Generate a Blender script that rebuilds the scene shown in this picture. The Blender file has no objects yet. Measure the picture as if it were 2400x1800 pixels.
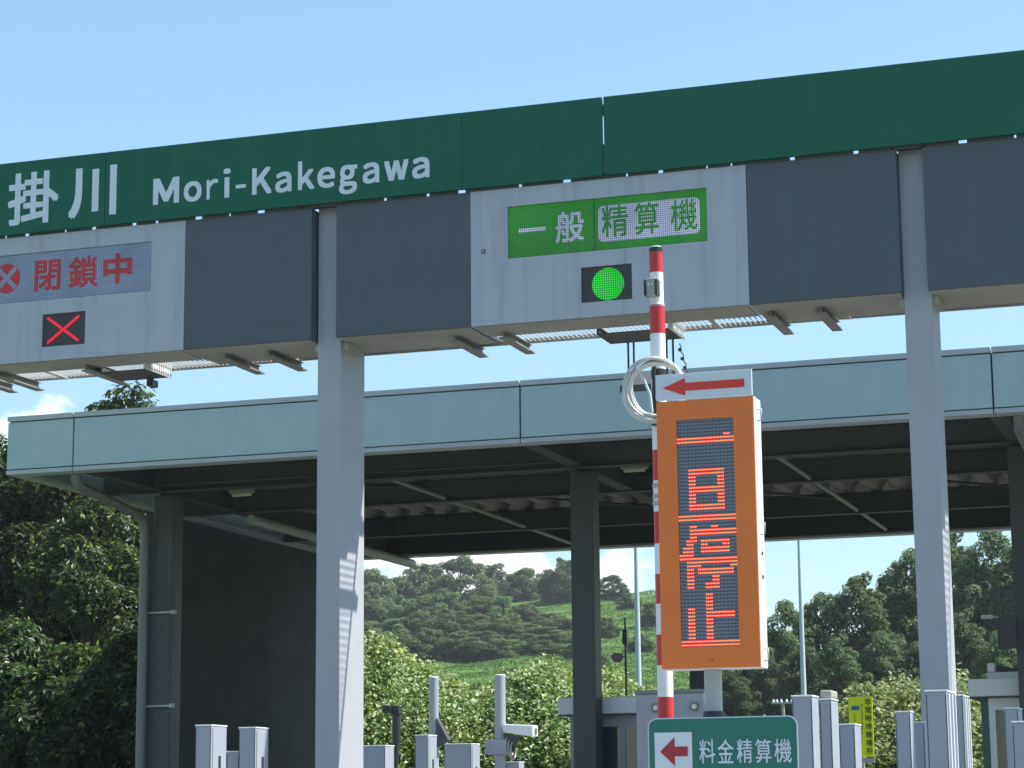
import bpy, bmesh, math, random
from mathutils import Vector, Matrix

# ------------------------------------------------------------------ camera, sky, sun, exposure
S = bpy.context.scene
C = S.collection
YAW, PITCH, ROLL, FPX, CZ = math.radians(18.556), math.radians(10.572), math.radians(-0.535), 5277.9, 1.4
FW = Vector((-math.sin(YAW)*math.cos(PITCH), math.cos(YAW)*math.cos(PITCH), math.sin(PITCH)))
_r = Vector((math.cos(YAW), math.sin(YAW), 0)); _u = _r.cross(FW)
RT = _r*math.cos(ROLL) + _u*math.sin(ROLL)
UP = -_r*math.sin(ROLL) + _u*math.cos(ROLL)
cam_d = bpy.data.cameras.new('camera'); cam_d.sensor_width = 36; cam_d.lens = 36*FPX/2400
cam_d.clip_start = 0.1; cam_d.clip_end = 6000
cam = bpy.data.objects.new('camera', cam_d); C.objects.link(cam)
cam.matrix_world = Matrix(((RT.x, UP.x, -FW.x, 0), (RT.y, UP.y, -FW.y, 0), (RT.z, UP.z, -FW.z, CZ), (0, 0, 0, 1)))
S.camera = cam

SUN = Vector((0.54, 0.18, 0.82)).normalized()
EL = math.asin(SUN.z); AZ = math.atan2(SUN.x, SUN.y)
SKY_STRENGTH, SUN_STRENGTH, EXPOSURE = 0.11, 5.0, 1.05
w = bpy.data.worlds.new('World'); S.world = w; w.use_nodes = True
nt = w.node_tree; nt.nodes.clear()
wo = nt.nodes.new('ShaderNodeOutputWorld'); bg = nt.nodes.new('ShaderNodeBackground')
sky = nt.nodes.new('ShaderNodeTexSky'); sky.sky_type = 'NISHITA'; sky.sun_disc = False
sky.sun_elevation = EL; sky.sun_rotation = AZ; sky.air_density = 1.0; sky.dust_density = 0.25; sky.ozone_density = 1.2
bg.inputs['Strength'].default_value = SKY_STRENGTH
# fair weather clouds low over the horizon
tc = nt.nodes.new('ShaderNodeTexCoord')
sep = nt.nodes.new('ShaderNodeSeparateXYZ'); nt.links.new(tc.outputs['Generated'], sep.inputs[0])
mp = nt.nodes.new('ShaderNodeMapping'); mp.inputs['Scale'].default_value = (1, 1, 1.7); nt.links.new(tc.outputs['Generated'], mp.inputs[0])
cn = nt.nodes.new('ShaderNodeTexNoise'); cn.inputs['Scale'].default_value = 11.0; cn.inputs['Detail'].default_value = 9; cn.inputs['Roughness'].default_value = .58
mp.inputs['Location'].default_value = (0.35, 0.1, 0.02)
nt.links.new(mp.outputs[0], cn.inputs['Vector'])
lo = nt.nodes.new('ShaderNodeMapRange'); lo.inputs[1].default_value = 0.09; lo.inputs[2].default_value = 0.215; lo.inputs[3].default_value = 0.09; lo.inputs[4].default_value = -0.24
nt.links.new(sep.outputs['Z'], lo.inputs[0])
ad = nt.nodes.new('ShaderNodeMath'); ad.operation = 'ADD'; nt.links.new(cn.outputs['Fac'], ad.inputs[0]); nt.links.new(lo.outputs[0], ad.inputs[1])
az = nt.nodes.new('ShaderNodeMapRange'); az.inputs[1].default_value = -.275; az.inputs[2].default_value = -.22; az.inputs[3].default_value = 0; az.inputs[4].default_value = -.16
nt.links.new(sep.outputs['X'], az.inputs[0])
ad2 = nt.nodes.new('ShaderNodeMath'); ad2.operation = 'ADD'; nt.links.new(ad.outputs[0], ad2.inputs[0]); nt.links.new(az.outputs[0], ad2.inputs[1]); ad = ad2
for cen, rad, amt in (((-.492, .853, .166), .040, .20), ((-.525, .833, .160), .03, .2), ((-.29, .951, .100), .05, .13), ((-.335, .936, .098), .05, .12)):      # single cumulus heads
    vd = nt.nodes.new('ShaderNodeVectorMath'); vd.operation = 'DISTANCE'; nt.links.new(tc.outputs['Generated'], vd.inputs[0]); vd.inputs[1].default_value = cen
    vm = nt.nodes.new('ShaderNodeMapRange'); vm.interpolation_type = 'SMOOTHSTEP'; vm.inputs[2].default_value = rad; vm.inputs[3].default_value = amt; vm.inputs[4].default_value = 0; nt.links.new(vd.outputs['Value'], vm.inputs[0])
    a3 = nt.nodes.new('ShaderNodeMath'); a3.operation = 'ADD'; nt.links.new(ad.outputs[0], a3.inputs[0]); nt.links.new(vm.outputs[0], a3.inputs[1]); ad = a3
cr = nt.nodes.new('ShaderNodeMapRange'); cr.interpolation_type = 'SMOOTHSTEP'; cr.inputs[1].default_value = .53; cr.inputs[2].default_value = .64; cr.inputs[4].default_value = .85
nt.links.new(ad.outputs[0], cr.inputs[0])
mixc = nt.nodes.new('ShaderNodeMix'); mixc.data_type = 'RGBA'
tint = nt.nodes.new('ShaderNodeMix'); tint.data_type = 'RGBA'; tint.blend_type = 'MULTIPLY'; tint.inputs[0].default_value = 1; tint.inputs[7].default_value = (.94, 1.04, 1.0, 1)
hz = nt.nodes.new('ShaderNodeMapRange'); hz.interpolation_type = 'SMOOTHSTEP'; hz.inputs[1].default_value = .06; hz.inputs[2].default_value = .30; hz.inputs[3].default_value = .72; hz.inputs[4].default_value = 1.
nt.links.new(sep.outputs['Z'], hz.inputs[0]); hm = nt.nodes.new('ShaderNodeVectorMath'); hm.operation = 'SCALE'; nt.links.new(sky.outputs[0], hm.inputs[0]); nt.links.new(hz.outputs[0], hm.inputs['Scale'])
nt.links.new(hm.outputs[0], tint.inputs[6])
nt.links.new(cr.outputs[0], mixc.inputs[0]); nt.links.new(tint.outputs[2], mixc.inputs[6]); mixc.inputs[7].default_value = (7.6, 7.5, 7.7, 1)
nt.links.new(mixc.outputs[2], bg.inputs['Color']); nt.links.new(bg.outputs[0], wo.inputs[0])

sd = bpy.data.lights.new('sun', 'SUN'); sd.energy = SUN_STRENGTH; sd.angle = math.radians(.53); sd.color = (1, .95, .87)
so = bpy.data.objects.new('sun', sd); C.objects.link(so); so.location = SUN*80
so.rotation_euler = SUN.to_track_quat('Z', 'Y').to_euler()
S.view_settings.view_transform = 'Standard'; S.view_settings.look = 'None'; S.view_settings.exposure = EXPOSURE
S.view_settings.gamma = 1; S.view_settings.use_curve_mapping = False
S.cycles.max_bounces = 8; S.cycles.transparent_max_bounces = 12

# ------------------------------------------------------------------ measuring helpers (photo measurements to metres)
def ray(x, y): return FW*FPX + RT*(x-1200) + UP*(900-y)
def at(x, y, Y):
    d = ray(x, y); return d*(Y/d.y) + Vector((0, 0, CZ))

# ------------------------------------------------------------------ materials
def nodes(name):
    m = bpy.data.materials.new(name); m.use_nodes = True; t = m.node_tree
    return m, t, t.nodes['Principled BSDF']
def lin(c): return tuple(((v/255)/12.92 if v/255 <= .04045 else ((v/255+.055)/1.055)**2.4) for v in c)
MATS = {}
def paint(name, col, rough=.5, var=.06, streak=.0, metal=0., scale=3., bump=0., spec=.5, dirt=(.16, .15, .13)):
    """flat base colour with fine mottling and, where asked, vertical weather streaks"""
    if name in MATS: return MATS[name]
    m, t, b = nodes(name); n = t.nodes; L = t.links
    tc = n.new('ShaderNodeTexCoord')
    no = n.new('ShaderNodeTexNoise'); no.inputs['Scale'].default_value = scale; no.inputs['Detail'].default_value = 6
    L.new(tc.outputs['Object'], no.inputs['Vector'])
    mr = n.new('ShaderNodeMapRange'); mr.inputs[1].default_value = .25; mr.inputs[2].default_value = .75
    mr.inputs[3].default_value = 1-var; mr.inputs[4].default_value = 1+var; L.new(no.outputs['Fac'], mr.inputs[0])
    mul = n.new('ShaderNodeVectorMath'); mul.operation = 'SCALE'; mul.inputs[0].default_value = col[:3]
    L.new(mr.outputs[0], mul.inputs['Scale']); last = mul.outputs[0]
    if streak:
        mp = n.new('ShaderNodeMapping'); mp.inputs['Scale'].default_value = (9, 9, .55); L.new(tc.outputs['Object'], mp.inputs[0])
        n2 = n.new('ShaderNodeTexNoise'); n2.inputs['Scale'].default_value = 1.; n2.inputs['Detail'].default_value = 5; L.new(mp.outputs[0], n2.inputs['Vector'])
        r2 = n.new('ShaderNodeMapRange'); r2.inputs[1].default_value = .5; r2.inputs[2].default_value = .78; r2.inputs[4].default_value = streak; L.new(n2.outputs['Fac'], r2.inputs[0])
        mx = n.new('ShaderNodeMix'); mx.data_type = 'RGBA'; L.new(r2.outputs[0], mx.inputs[0]); L.new(last, mx.inputs[6]); mx.inputs[7].default_value = (*dirt, 1)
        last = mx.outputs[2]
    L.new(last, b.inputs['Base Color']); b.inputs['Roughness'].default_value = rough; b.inputs['Metallic'].default_value = metal
    b.inputs['Specular IOR Level'].default_value = spec
    if bump:
        bp = n.new('ShaderNodeBump'); bp.inputs['Strength'].default_value = bump; bp.inputs['Distance'].default_value = .02
        n3 = n.new('ShaderNodeTexNoise'); n3.inputs['Scale'].default_value = scale*12; L.new(tc.outputs['Object'], n3.inputs['Vector'])
        L.new(n3.outputs['Fac'], bp.inputs['Height']); L.new(bp.outputs[0], b.inputs['Normal'])
    MATS[name] = m; return m

def led(name, on, off, pitch, strength, duty=.36):
    """a dot matrix: round emitters on a dark board, the dots counted in the board's own metres"""
    m, t, b = nodes(name); n = t.nodes; L = t.links
    g = n.new('ShaderNodeNewGeometry'); s = n.new('ShaderNodeSeparateXYZ'); L.new(g.outputs['Position'], s.inputs[0])
    def cell(o):
        d = n.new('ShaderNodeMath'); d.operation = 'DIVIDE'; L.new(o, d.inputs[0]); d.inputs[1].default_value = pitch
        f = n.new('ShaderNodeMath'); f.operation = 'FRACT'; L.new(d.outputs[0], f.inputs[0])
        q = n.new('ShaderNodeMath'); q.operation = 'SUBTRACT'; L.new(f.outputs[0], q.inputs[0]); q.inputs[1].default_value = .5
        p = n.new('ShaderNodeMath'); p.operation = 'POWER'; L.new(q.outputs[0], p.inputs[0]); p.inputs[1].default_value = 2; return p
    a = n.new('ShaderNodeMath'); a.operation = 'ADD'; L.new(cell(s.outputs['X']).outputs[0], a.inputs[0]); L.new(cell(s.outputs['Z']).outputs[0], a.inputs[1])
    c = n.new('ShaderNodeMath'); c.operation = 'LESS_THAN'; L.new(a.outputs[0], c.inputs[0]); c.inputs[1].default_value = duty**2
    no = n.new('ShaderNodeTexNoise'); no.inputs['Scale'].default_value = 2.2; L.new(g.outputs['Position'], no.inputs['Vector'])
    mr = n.new('ShaderNodeMapRange'); mr.inputs[1].default_value = .3; mr.inputs[2].default_value = .7; mr.inputs[3].default_value = .72*strength; mr.inputs[4].default_value = 1.28*strength; L.new(no.outputs['Fac'], mr.inputs[0])
    e = n.new('ShaderNodeMath'); e.operation = 'MULTIPLY'; L.new(c.outputs[0], e.inputs[0]); L.new(mr.outputs[0], e.inputs[1])
    b.inputs['Base Color'].default_value = (*off, 1); b.inputs['Roughness'].default_value = .55
    b.inputs['Emission Color'].default_value = (*on, 1); L.new(e.outputs[0], b.inputs['Emission Strength'])
    MATS[name] = m; return m

def glow(name, col, strength, base=None):
    m, t, b = nodes(name); b.inputs['Base Color'].default_value = (*(base or col), 1); b.inputs['Roughness'].default_value = .4
    b.inputs['Emission Color'].default_value = (*col, 1); b.inputs['Emission Strength'].default_value = strength; MATS[name] = m; return m

def leafmat(name, dark, light, trans=.35, pale=None, palefac=.0, rough=.45, patch=0, old=(.98, .86, .60)):
    """leaves: each blade its own tint, some light let through"""
    m, t, b = nodes(name); n = t.nodes; L = t.links
    g = n.new('ShaderNodeNewGeometry')
    rp = n.new('ShaderNodeValToRGB'); e = rp.color_ramp.elements
    e[0].position = 0; e[0].color = (*dark, 1); e[1].position = 1-palefac if pale else 1; e[1].color = (*light, 1)
    if pale:
        k = e.new(min(.999, 1-palefac*.6)); k.color = (*pale, 1)
    L.new(g.outputs['Random Per Island'], rp.inputs[0])
    oi = n.new('ShaderNodeObjectInfo'); hv = n.new('ShaderNodeHueSaturation')
    mr = n.new('ShaderNodeMapRange'); mr.inputs[3].default_value = .72; mr.inputs[4].default_value = 1.25; L.new(oi.outputs['Random'], mr.inputs[0])
    L.new(mr.outputs[0], hv.inputs['Value']); L.new(rp.outputs[0], hv.inputs['Color'])
    mh = n.new('ShaderNodeMapRange'); mh.inputs[3].default_value = .475; mh.inputs[4].default_value = .515; L.new(oi.outputs['Random'], mh.inputs[0]); L.new(mh.outputs[0], hv.inputs['Hue'])
    if patch:                                    # stands of other growth: older, yellower, browner leaves
        pn = n.new('ShaderNodeTexNoise'); pn.inputs['Scale'].default_value = patch; pn.inputs['Detail'].default_value = 3; L.new(g.outputs['Position'], pn.inputs['Vector'])
        pm = n.new('ShaderNodeMapRange'); pm.inputs[1].default_value = .48; pm.inputs[2].default_value = .68; pm.inputs[4].default_value = .75; L.new(pn.outputs['Fac'], pm.inputs[0])
        px_ = n.new('ShaderNodeMix'); px_.data_type = 'RGBA'; px_.blend_type = 'MULTIPLY'; L.new(pm.outputs[0], px_.inputs[0]); L.new(rp.outputs[0], px_.inputs[6]); px_.inputs[7].default_value = (*old, 1); L.new(px_.outputs[2], hv.inputs['Color'])
    L.new(hv.outputs[0], b.inputs['Base Color']); b.inputs['Roughness'].default_value = rough; b.inputs['Specular IOR Level'].default_value = .35 if rough < .8 else .05
    tr = n.new('ShaderNodeBsdfTranslucent'); hs = n.new('ShaderNodeHueSaturation'); hs.inputs['Hue'].default_value = .485; hs.inputs['Value'].default_value = 1.5
    L.new(hv.outputs[0], hs.inputs['Color']); L.new(hs.outputs[0], tr.inputs['Color'])
    mx = n.new('ShaderNodeMixShader'); mx.inputs[0].default_value = trans
    L.new(b.outputs[0], mx.inputs[1]); L.new(tr.outputs[0], mx.inputs[2]); L.new(mx.outputs[0], n['Material Output'].inputs[0])
    MATS[name] = m; return m

GREEN = paint('fascia_green', (.003, .100, .060), .5, .06, .22, spec=.3, dirt=(.04, .15, .11))
DARKP = paint('slate_cladding', (.066, .080, .100), .5, .035, .10, dirt=(.12, .15, .19))
WHITE = paint('board_white', (.38, .41, .47), .5, .04, .38, dirt=(.16, .18, .21))
POST = paint('post_grey', (.33, .345, .385), .5, .05, .16, dirt=(.24, .25, .26))
STEEL = paint('galvanised_steel', (.36, .36, .34), .55, .12, .15, .25)
DSTEEL = paint('dark_steel', (.055, .06, .062), .6, .1)
SOFFIT = paint('soffit_metal', (.27, .265, .24), .6, .18, .0, scale=1.3)
FASC = paint('canopy_fascia', (.36, .475, .485), .5, .04, .18, dirt=(.2, .25, .27))
TRIM = paint('canopy_trim', (.40, .43, .45), .5, .05)
BEAM = paint('canopy_beam', (.05, .056, .056), .7, .1)
DECK = paint('roof_deck', (.21, .195, .17), .6, .12)
DARK = paint('dark_gap', (.02, .022, .024), .7, .05)
CAB = paint('cabinet_grey', (.27, .30, .355), .5, .05, .15, dirt=(.28, .3, .34))
CABL = paint('cabinet_light', (.66, .68, .70), .5, .03, .08)
ORANGE = paint('sign_orange', (.78, .180, .022), .45, .05, .06, dirt=(.4, .13, .04))
WPAINT = paint('white_paint', (.72, .74, .76), .45, .04, .08)
RED = paint('band_red', (.47, .020, .027), .45, .08, .08, dirt=(.3, .05, .05))
SRED = paint('arrow_red', (.68, .040, .028), .5, .03)
DRED = paint('arrow_dark_red', (.36, .02, .035), .5, .03)
SGREEN = paint('road_sign_green', (.010, .15, .108), .4, .03, .05, dirt=(.05, .2, .17))
REFL = paint('sign_white', (.62, .68, .72), .45, .03)
LETTER = paint('letter_white', (.62, .68, .76), .5, .04, .12)
PLASTIC = paint('cable_white', (.56, .55, .51), .35, .05)
BLACK = paint('black_plastic', (.018, .02, .022), .45, .1)
YELLOW = paint('banner_yellow', (.76, .93, .014), .55, .04)
BLUE = paint('banner_blue', (.03, .16, .42), .5, .03)
INK = paint('banner_ink', (.05, .07, .02), .6, .05)
BGREEN = paint('booth_green', (.012, .085, .062), .4, .05)
GLASS = paint('booth_glass', (.02, .045, .042), .08, .1, spec=.8)
WALLM = paint('stained_wall', (.022, .028, .025), .9, .5, .35, dirt=(.06, .068, .066), scale=1.6)
BARK = paint('bark', (.085, .065, .048), .9, .3, bump=.5, scale=5)
LENS = paint('lamp_lens', (.7, .68, .55), .25, .05)
ASPH = paint('asphalt', (.075, .075, .078), .9, .15, bump=.3, scale=8)
CONC = paint('concrete', (.33, .32, .30), .85, .12, scale=2, bump=.2)
LINEW = paint('road_white', (.7, .7, .68), .7, .1)
SOIL = paint('ground_grass', (.075, .105, .045), .95, .35, scale=.6, bump=.6)

# ------------------------------------------------------------------ mesh helpers
class MB:
    def __init__(self): self.v = []; self.f = []; self.mi = []; self.sm = []
    def quad(self, a, b, c, d, m=0): 
        i = len(self.v); self.v += [tuple(a), tuple(b), tuple(c), tuple(d)]; self.f.append((i, i+1, i+2, i+3)); self.mi.append(m); self.sm.append(False)
    def add(self, vs, fs, m=0, smooth=False):
        i = len(self.v); self.v += [tuple(q) for q in vs]
        for f in fs: self.f.append(tuple(i+k for k in f)); self.mi.append(m); self.sm.append(smooth)
    def box(self, x0, x1, y0, y1, z0, z1, m=0):
        vs = [(x, y, z) for x in (x0, x1) for y in (y0, y1) for z in (z0, z1)]
        self.add(vs, [(0, 1, 3, 2), (4, 6, 7, 5), (0, 4, 5, 1), (2, 3, 7, 6), (0, 2, 6, 4), (1, 5, 7, 3)], m); return self
    def cyl(self, p, q, r0, r1=None, n=16, m=0, caps=True):
        r1 = r0 if r1 is None else r1; p, q = Vector(p), Vector(q); d = (q-p).normalized()
        a = d.orthogonal().normalized(); b = d.cross(a); vs = []
        for c, r in ((p, r0), (q, r1)):
            vs += [c+(a*math.cos(2*math.pi*k/n)+b*math.sin(2*math.pi*k/n))*r for k in range(n)]
        self.add(vs, [(k, (k+1) % n, n+(k+1) % n, n+k) for k in range(n)], m, True)
        if caps: self.add(vs, [tuple(range(n-1, -1, -1)), tuple(range(n, 2*n))], m)
        return self
    def tube(self, pts, r, n=10, m=0, closed=False):
        pts = [Vector(p) for p in pts]; N = len(pts); vs = []; prev = None
        for i, p in enumerate(pts):
            d = (pts[(i+1) % N]-pts[i-1]) if closed else (pts[min(i+1, N-1)]-pts[max(i-1, 0)])
            d.normalize(); a = (prev - d*prev.dot(d)).normalized() if prev else d.orthogonal().normalized(); prev = a; b = d.cross(a)
            rr = r[i] if isinstance(r, (list, tuple)) else r
            vs += [p+(a*math.cos(2*math.pi*k/n)+b*math.sin(2*math.pi*k/n))*rr for k in range(n)]
        fs = [(i*n+k, i*n+(k+1) % n, ((i+1) % N)*n+(k+1) % n, ((i+1) % N)*n+k) for i in range(N if closed else N-1) for k in range(n)]
        self.add(vs, fs, m, True)
        if not closed: self.add(vs, [tuple(range(n-1, -1, -1)), tuple((N-1)*n+k for k in range(n))], m)
        return self
    def prism_y(self, pts, y0, y1, m=0):
        """outline given in x,z, with thickness along y"""
        n = len(pts); vs = [(x, y0, z) for x, z in pts] + [(x, y1, z) for x, z in pts]
        self.add(vs, [tuple(range(n)), tuple(range(2*n-1, n-1, -1))] + [(k, n+k, n+(k+1) % n, (k+1) % n) for k in range(n)], m); return self
    def holed(self, x0, x1, z0, z1, y, holes, depth, back, m=0):
        """board facing -y with recessed openings; back is the y of its rear"""
        xs = sorted({x0, x1, *[h[0] for h in holes], *[h[1] for h in holes]}); zs = sorted({z0, z1, *[h[2] for h in holes], *[h[3] for h in holes]})
        for i in range(len(xs)-1):
            for j in range(len(zs)-1):
                cx, cz = (xs[i]+xs[i+1])/2, (zs[j]+zs[j+1])/2
                if any(h[0] < cx < h[1] and h[2] < cz < h[3] for h in holes): continue
                self.quad((xs[i], y, zs[j]), (xs[i+1], y, zs[j]), (xs[i+1], y, zs[j+1]), (xs[i], y, zs[j+1]), m)
        for a, b, c, d in holes:
            e = y+depth
            self.quad((a, y, c), (a, y, d), (a, e, d), (a, e, c), m); self.quad((b, y, c), (b, e, c), (b, e, d), (b, y, d), m)
            self.quad((a, y, d), (b, y, d), (b, e, d), (a, e, d), m); self.quad((a, y, c), (a, e, c), (b, e, c), (b, y, c), m)
        self.quad((x0, y, z0), (x0, y, z1), (x0, back, z1), (x0, back, z0), m); self.quad((x1, y, z0), (x1, back, z0), (x1, back, z1), (x1, y, z1), m)
        self.quad((x0, y, z1), (x1, y, z1), (x1, back, z1), (x0, back, z1), m); self.quad((x0, y, z0), (x0, back, z0), (x1, back, z0), (x1, y, z0), m)
        self.quad((x0, back, z0), (x0, back, z1), (x1, back, z1), (x1, back, z0), m); return self
    def build(self, name, mats, parent=None, bevel=0):
        if not isinstance(mats, (list, tuple)): mats = [mats]
        off = Vector((0, 0, 0)); r = parent
        while r is not None: off += r.location; r = r.parent
        me = bpy.data.meshes.new(name); me.from_pydata([(a-off.x, b-off.y, c-off.z) for a, b, c in self.v], [], self.f)
        for m in mats: me.materials.append(m)
        me.polygons.foreach_set('material_index', self.mi); me.polygons.foreach_set('use_smooth', self.sm); me.update()
        o = bpy.data.objects.new(name, me); C.objects.link(o); o.parent = parent
        if bevel:
            bm = bmesh.new(); bm.from_mesh(me); bmesh.ops.remove_doubles(bm, verts=bm.verts, dist=1e-5); bmesh.ops.recalc_face_normals(bm, faces=bm.faces); bm.to_mesh(me); bm.free()
            b = o.modifiers.new('bevel', 'BEVEL'); b.width = bevel; b.segments = 2; b.limit_method = 'ANGLE'
        return o
def tag(o, label=None, cat=None, group=None, kind=None):
    if label: o['label'] = label
    if cat: o['category'] = cat
    if group: o['group'] = group
    if kind: o['kind'] = kind
    return o
def thing(name, label, cat, loc, group=None):
    o = bpy.data.objects.new(name, None); o.empty_display_size = .3; C.objects.link(o); o.location = loc
    return tag(o, label, cat, group)
def struct(name, mb, mats): return tag(mb.build(name, mats), kind='structure')
def stuff(name, mb, mats, label, cat): return tag(mb.build(name, mats), label, cat, kind='stuff')

_gl = {}
def glyph(ch, bold=0.0):
    k = (ch, bold)
    if k not in _gl:
        cu = bpy.data.curves.new('glyph', 'FONT'); cu.body = ch; cu.offset = bold; cu.resolution_u = 5
        o = bpy.data.objects.new('glyph', cu); C.objects.link(o); bpy.context.view_layer.update()
        me = o.to_mesh(); vs = [tuple(v.co) for v in me.vertices]; fs = [tuple(p.vertices) for p in me.polygons]
        o.to_mesh_clear(); bpy.data.objects.remove(o); bpy.data.curves.remove(cu)
        xs = [v[0] for v in vs]; ys = [v[1] for v in vs]
        _gl[k] = (vs, fs, min(xs), max(xs), min(ys), max(ys))
    return _gl[k]
def put_glyph(mb, ch, x0, x1, z0, z1, y, bold=0., th=.003, m=0, keep=None):
    """fit one character into a rectangle on a wall facing -y"""
    dw = bold*abs(x1-x0)
    if bold:
        for k, (ux, uz) in enumerate(((-1, -1), (1, -1), (-1, 1), (1, 1))):
            put_glyph(mb, ch, x0+(dw if ux > 0 else 0), x1-(dw if ux < 0 else 0), z0+(dw if uz > 0 else 0), z1-(dw if uz < 0 else 0), y-.0004*k, 0, th, m)
        return
    vs, fs, a, b, c, d = glyph(ch, bold); sx = (x1-x0)/(b-a); sz = (z1-z0)/(d-c)
    if keep == 'mid': sz = sx; zc = (z0+z1)/2; z0 = zc-(d-c)*sz/2
    n = len(vs); P = [(x0+(v[0]-a)*sx, y, z0+(v[1]-c)*sz) for v in vs]
    mb.add(P, fs, m)
    cnt = {}
    for f in fs:
        for i in range(len(f)):
            e = (f[i], f[(i+1) % len(f)]); cnt[e] = 1
    for (i, j) in list(cnt):
        if (j, i) not in cnt:
            p, q = P[i], P[j]; mb.quad(p, q, (q[0], y+th, q[2]), (p[0], y+th, p[2]), m)
def rnd_rect(x0, x1, z0, z1, r, n=6):
    pts = []
    for cx, cz, a0 in ((x1-r, z0+r, -90), (x1-r, z1-r, 0), (x0+r, z1-r, 90), (x0+r, z0+r, 180)):
        pts += [(cx+r*math.cos(math.radians(a0+90*k/n)), cz+r*math.sin(math.radians(a0+90*k/n))) for k in range(n+1)]
    return pts

# ------------------------------------------------------------------ setting: terrain, road, islands
def smooth(t): t = max(0., min(1., t)); return t*t*(3-2*t)
def hill(x, y):
    if y < 66: return 0.
    t = min(1., (y-70)/260) if y > 70 else 0
    q = x/max(y, 1)
    lat = 1 - .8*smooth((q+.262)/.055) if q > -.262 else 1
    h = 33*(t**1.3)*lat
    return h + .35*math.sin(x*.21+y*.13)*t + .25*math.sin(x*.53-y*.31)*t
g = MB()
xs = [-2500, -900, -420] + [-300+6*i for i in range(61)] + [180, 420, 900, 2500]
ys = [-200, 0, 46, 66] + [70+5*i for i in range(55)] + [380, 460, 700, 1200, 3000]
vs = [(x, y, hill(x, y)-.006) for y in ys for x in xs]; nx = len(xs)
g.add(vs, [(j*nx+i, j*nx+i+1, (j+1)*nx+i+1, (j+1)*nx+i) for j in range(len(ys)-1) for i in range(nx-1)], 0, True)

GRASSM, t, b = nodes('hill_grass'); n = t.nodes; L = t.links
tcn = n.new('ShaderNodeTexCoord'); n1 = n.new('ShaderNodeTexNoise'); n1.inputs['Scale'].default_value = .35; n1.inputs['Detail'].default_value = 10; n1.inputs['Roughness'].default_value = .7
L.new(tcn.outputs['Object'], n1.inputs['Vector']); rp = n.new('ShaderNodeValToRGB'); e = rp.color_ramp.elements
e[0].position = .3; e[0].color = (.035, .085, .020, 1); e[1].position = .72; e[1].color = (.105, .19, .045, 1)
L.new(n1.outputs['Fac'], rp.inputs[0]); L.new(rp.outputs[0], b.inputs['Base Color']); b.inputs['Roughness'].default_value = .95; b.inputs['Specular IOR Level'].default_value = .1
struct('ground', g, GRASSM)
r = MB(); r.box(-17.5, 12, -30, 60, -.3, .0); struct('road', r, ASPH)
for i, xc in enumerate((-14.7, -8.75, -2.95, 2.9)):
    m = MB(); pts = rnd_rect(xc-1.05, xc+1.05, 10, 46, .9, 5)
    k = len(pts); P = [(x, y, .0) for x, y in pts] + [(x, y, .2) for x, y in pts]
    m.add(P, [tuple(range(k, 2*k))] + [(a, (a+1) % k, k+(a+1) % k, k+a) for a in range(k)])
    struct('traffic_island', m, CONC)
m = MB()
for xc in (-11.7, -5.85, -.02):
    for s in (-1.55, 1.55): m.box(xc+s-.07, xc+s+.07, 2, 44, .002, .006)
struct('lane_marking', m, LINEW)

# ------------------------------------------------------------------ toll gantry
GY = 20.0
P1, P2 = (-8.795, -8.545), (-2.985, -2.730)
gan = thing('toll_gantry', 'wide toll gate gantry with green name fascia and slate cladding on grey square posts', 'gantry', (-8.6, GY+.3, 0))
PR = .15
for (a, b_), dep in (((-14.59, -14.34), .62), (P1, .62), (P2, .46), ((3.06, 3.31), .5)):
    m = MB(); m.box(a, b_, GY+PR, GY+PR+dep, .2, 7.49); m.build('post', POST, gan, bevel=.008)
    m = MB(); m.box(a-.09, b_+.09, GY+PR-.09, GY+PR+dep+.09, .2, .23)
    for sx in (a-.05, b_+.05):
        for sy in (GY+PR-.05, GY+PR+dep+.05): m.cyl((sx, sy, .23), (sx, sy, .28), .018, n=6)
    m.build('base_plate', STEEL, gan)
    m = MB()                                     # bracket seat under the cladding
    for xa in (b_, a-.05):
        m = MB(); m.box(xa, xa+.05, GY+.2, GY+.56, 5.84, 5.915); m.build('seat_bracket', STEEL, gan)
# slate cladding
ZB, ZT = 5.93, 7.270
for x0, x1, d in ((-14.2, -12.93, .8), (-10.2, -8.805, .8), (-8.540, -7.123, .8), (-4.388, -2.985, .84), (-2.745, -1.31, .8), (.0, 3.0, .8)):
    m = MB(); m.box(x0, x1, GY+.006, GY+d, ZB, ZT)
    m.build('cladding_panel', DARKP, gan, bevel=.006)
    m = MB(); m.box(x0+.012, x1-.012, GY+.03, GY+d-.01, ZB-.012, ZB-.001); m.build('soffit', SOFFIT, gan)
# green name fascia: four sheets with open joints
for x0, x1 in ((-16.2, -11.105), (-11.101, -7.192), (-7.189, -5.764), (-5.746, -1.2), (-1.19, 4.2)):
    m = MB(); m.box(x0, x1, GY-.05, GY-.01, 7.29, 8.068); m.build('fascia_panel', GREEN, gan, bevel=.004)
m = MB(); 
for x in [-16+1.45*i for i in range(14)]:
    m.box(x-.03, x+.03, GY+.02, GY+.07, 7.5, 8.03)
m.box(-16.2, 4.2, GY+.07, GY+.13, 7.93, 8.03); m.build('fascia_frame', DSTEEL, gan)
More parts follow.
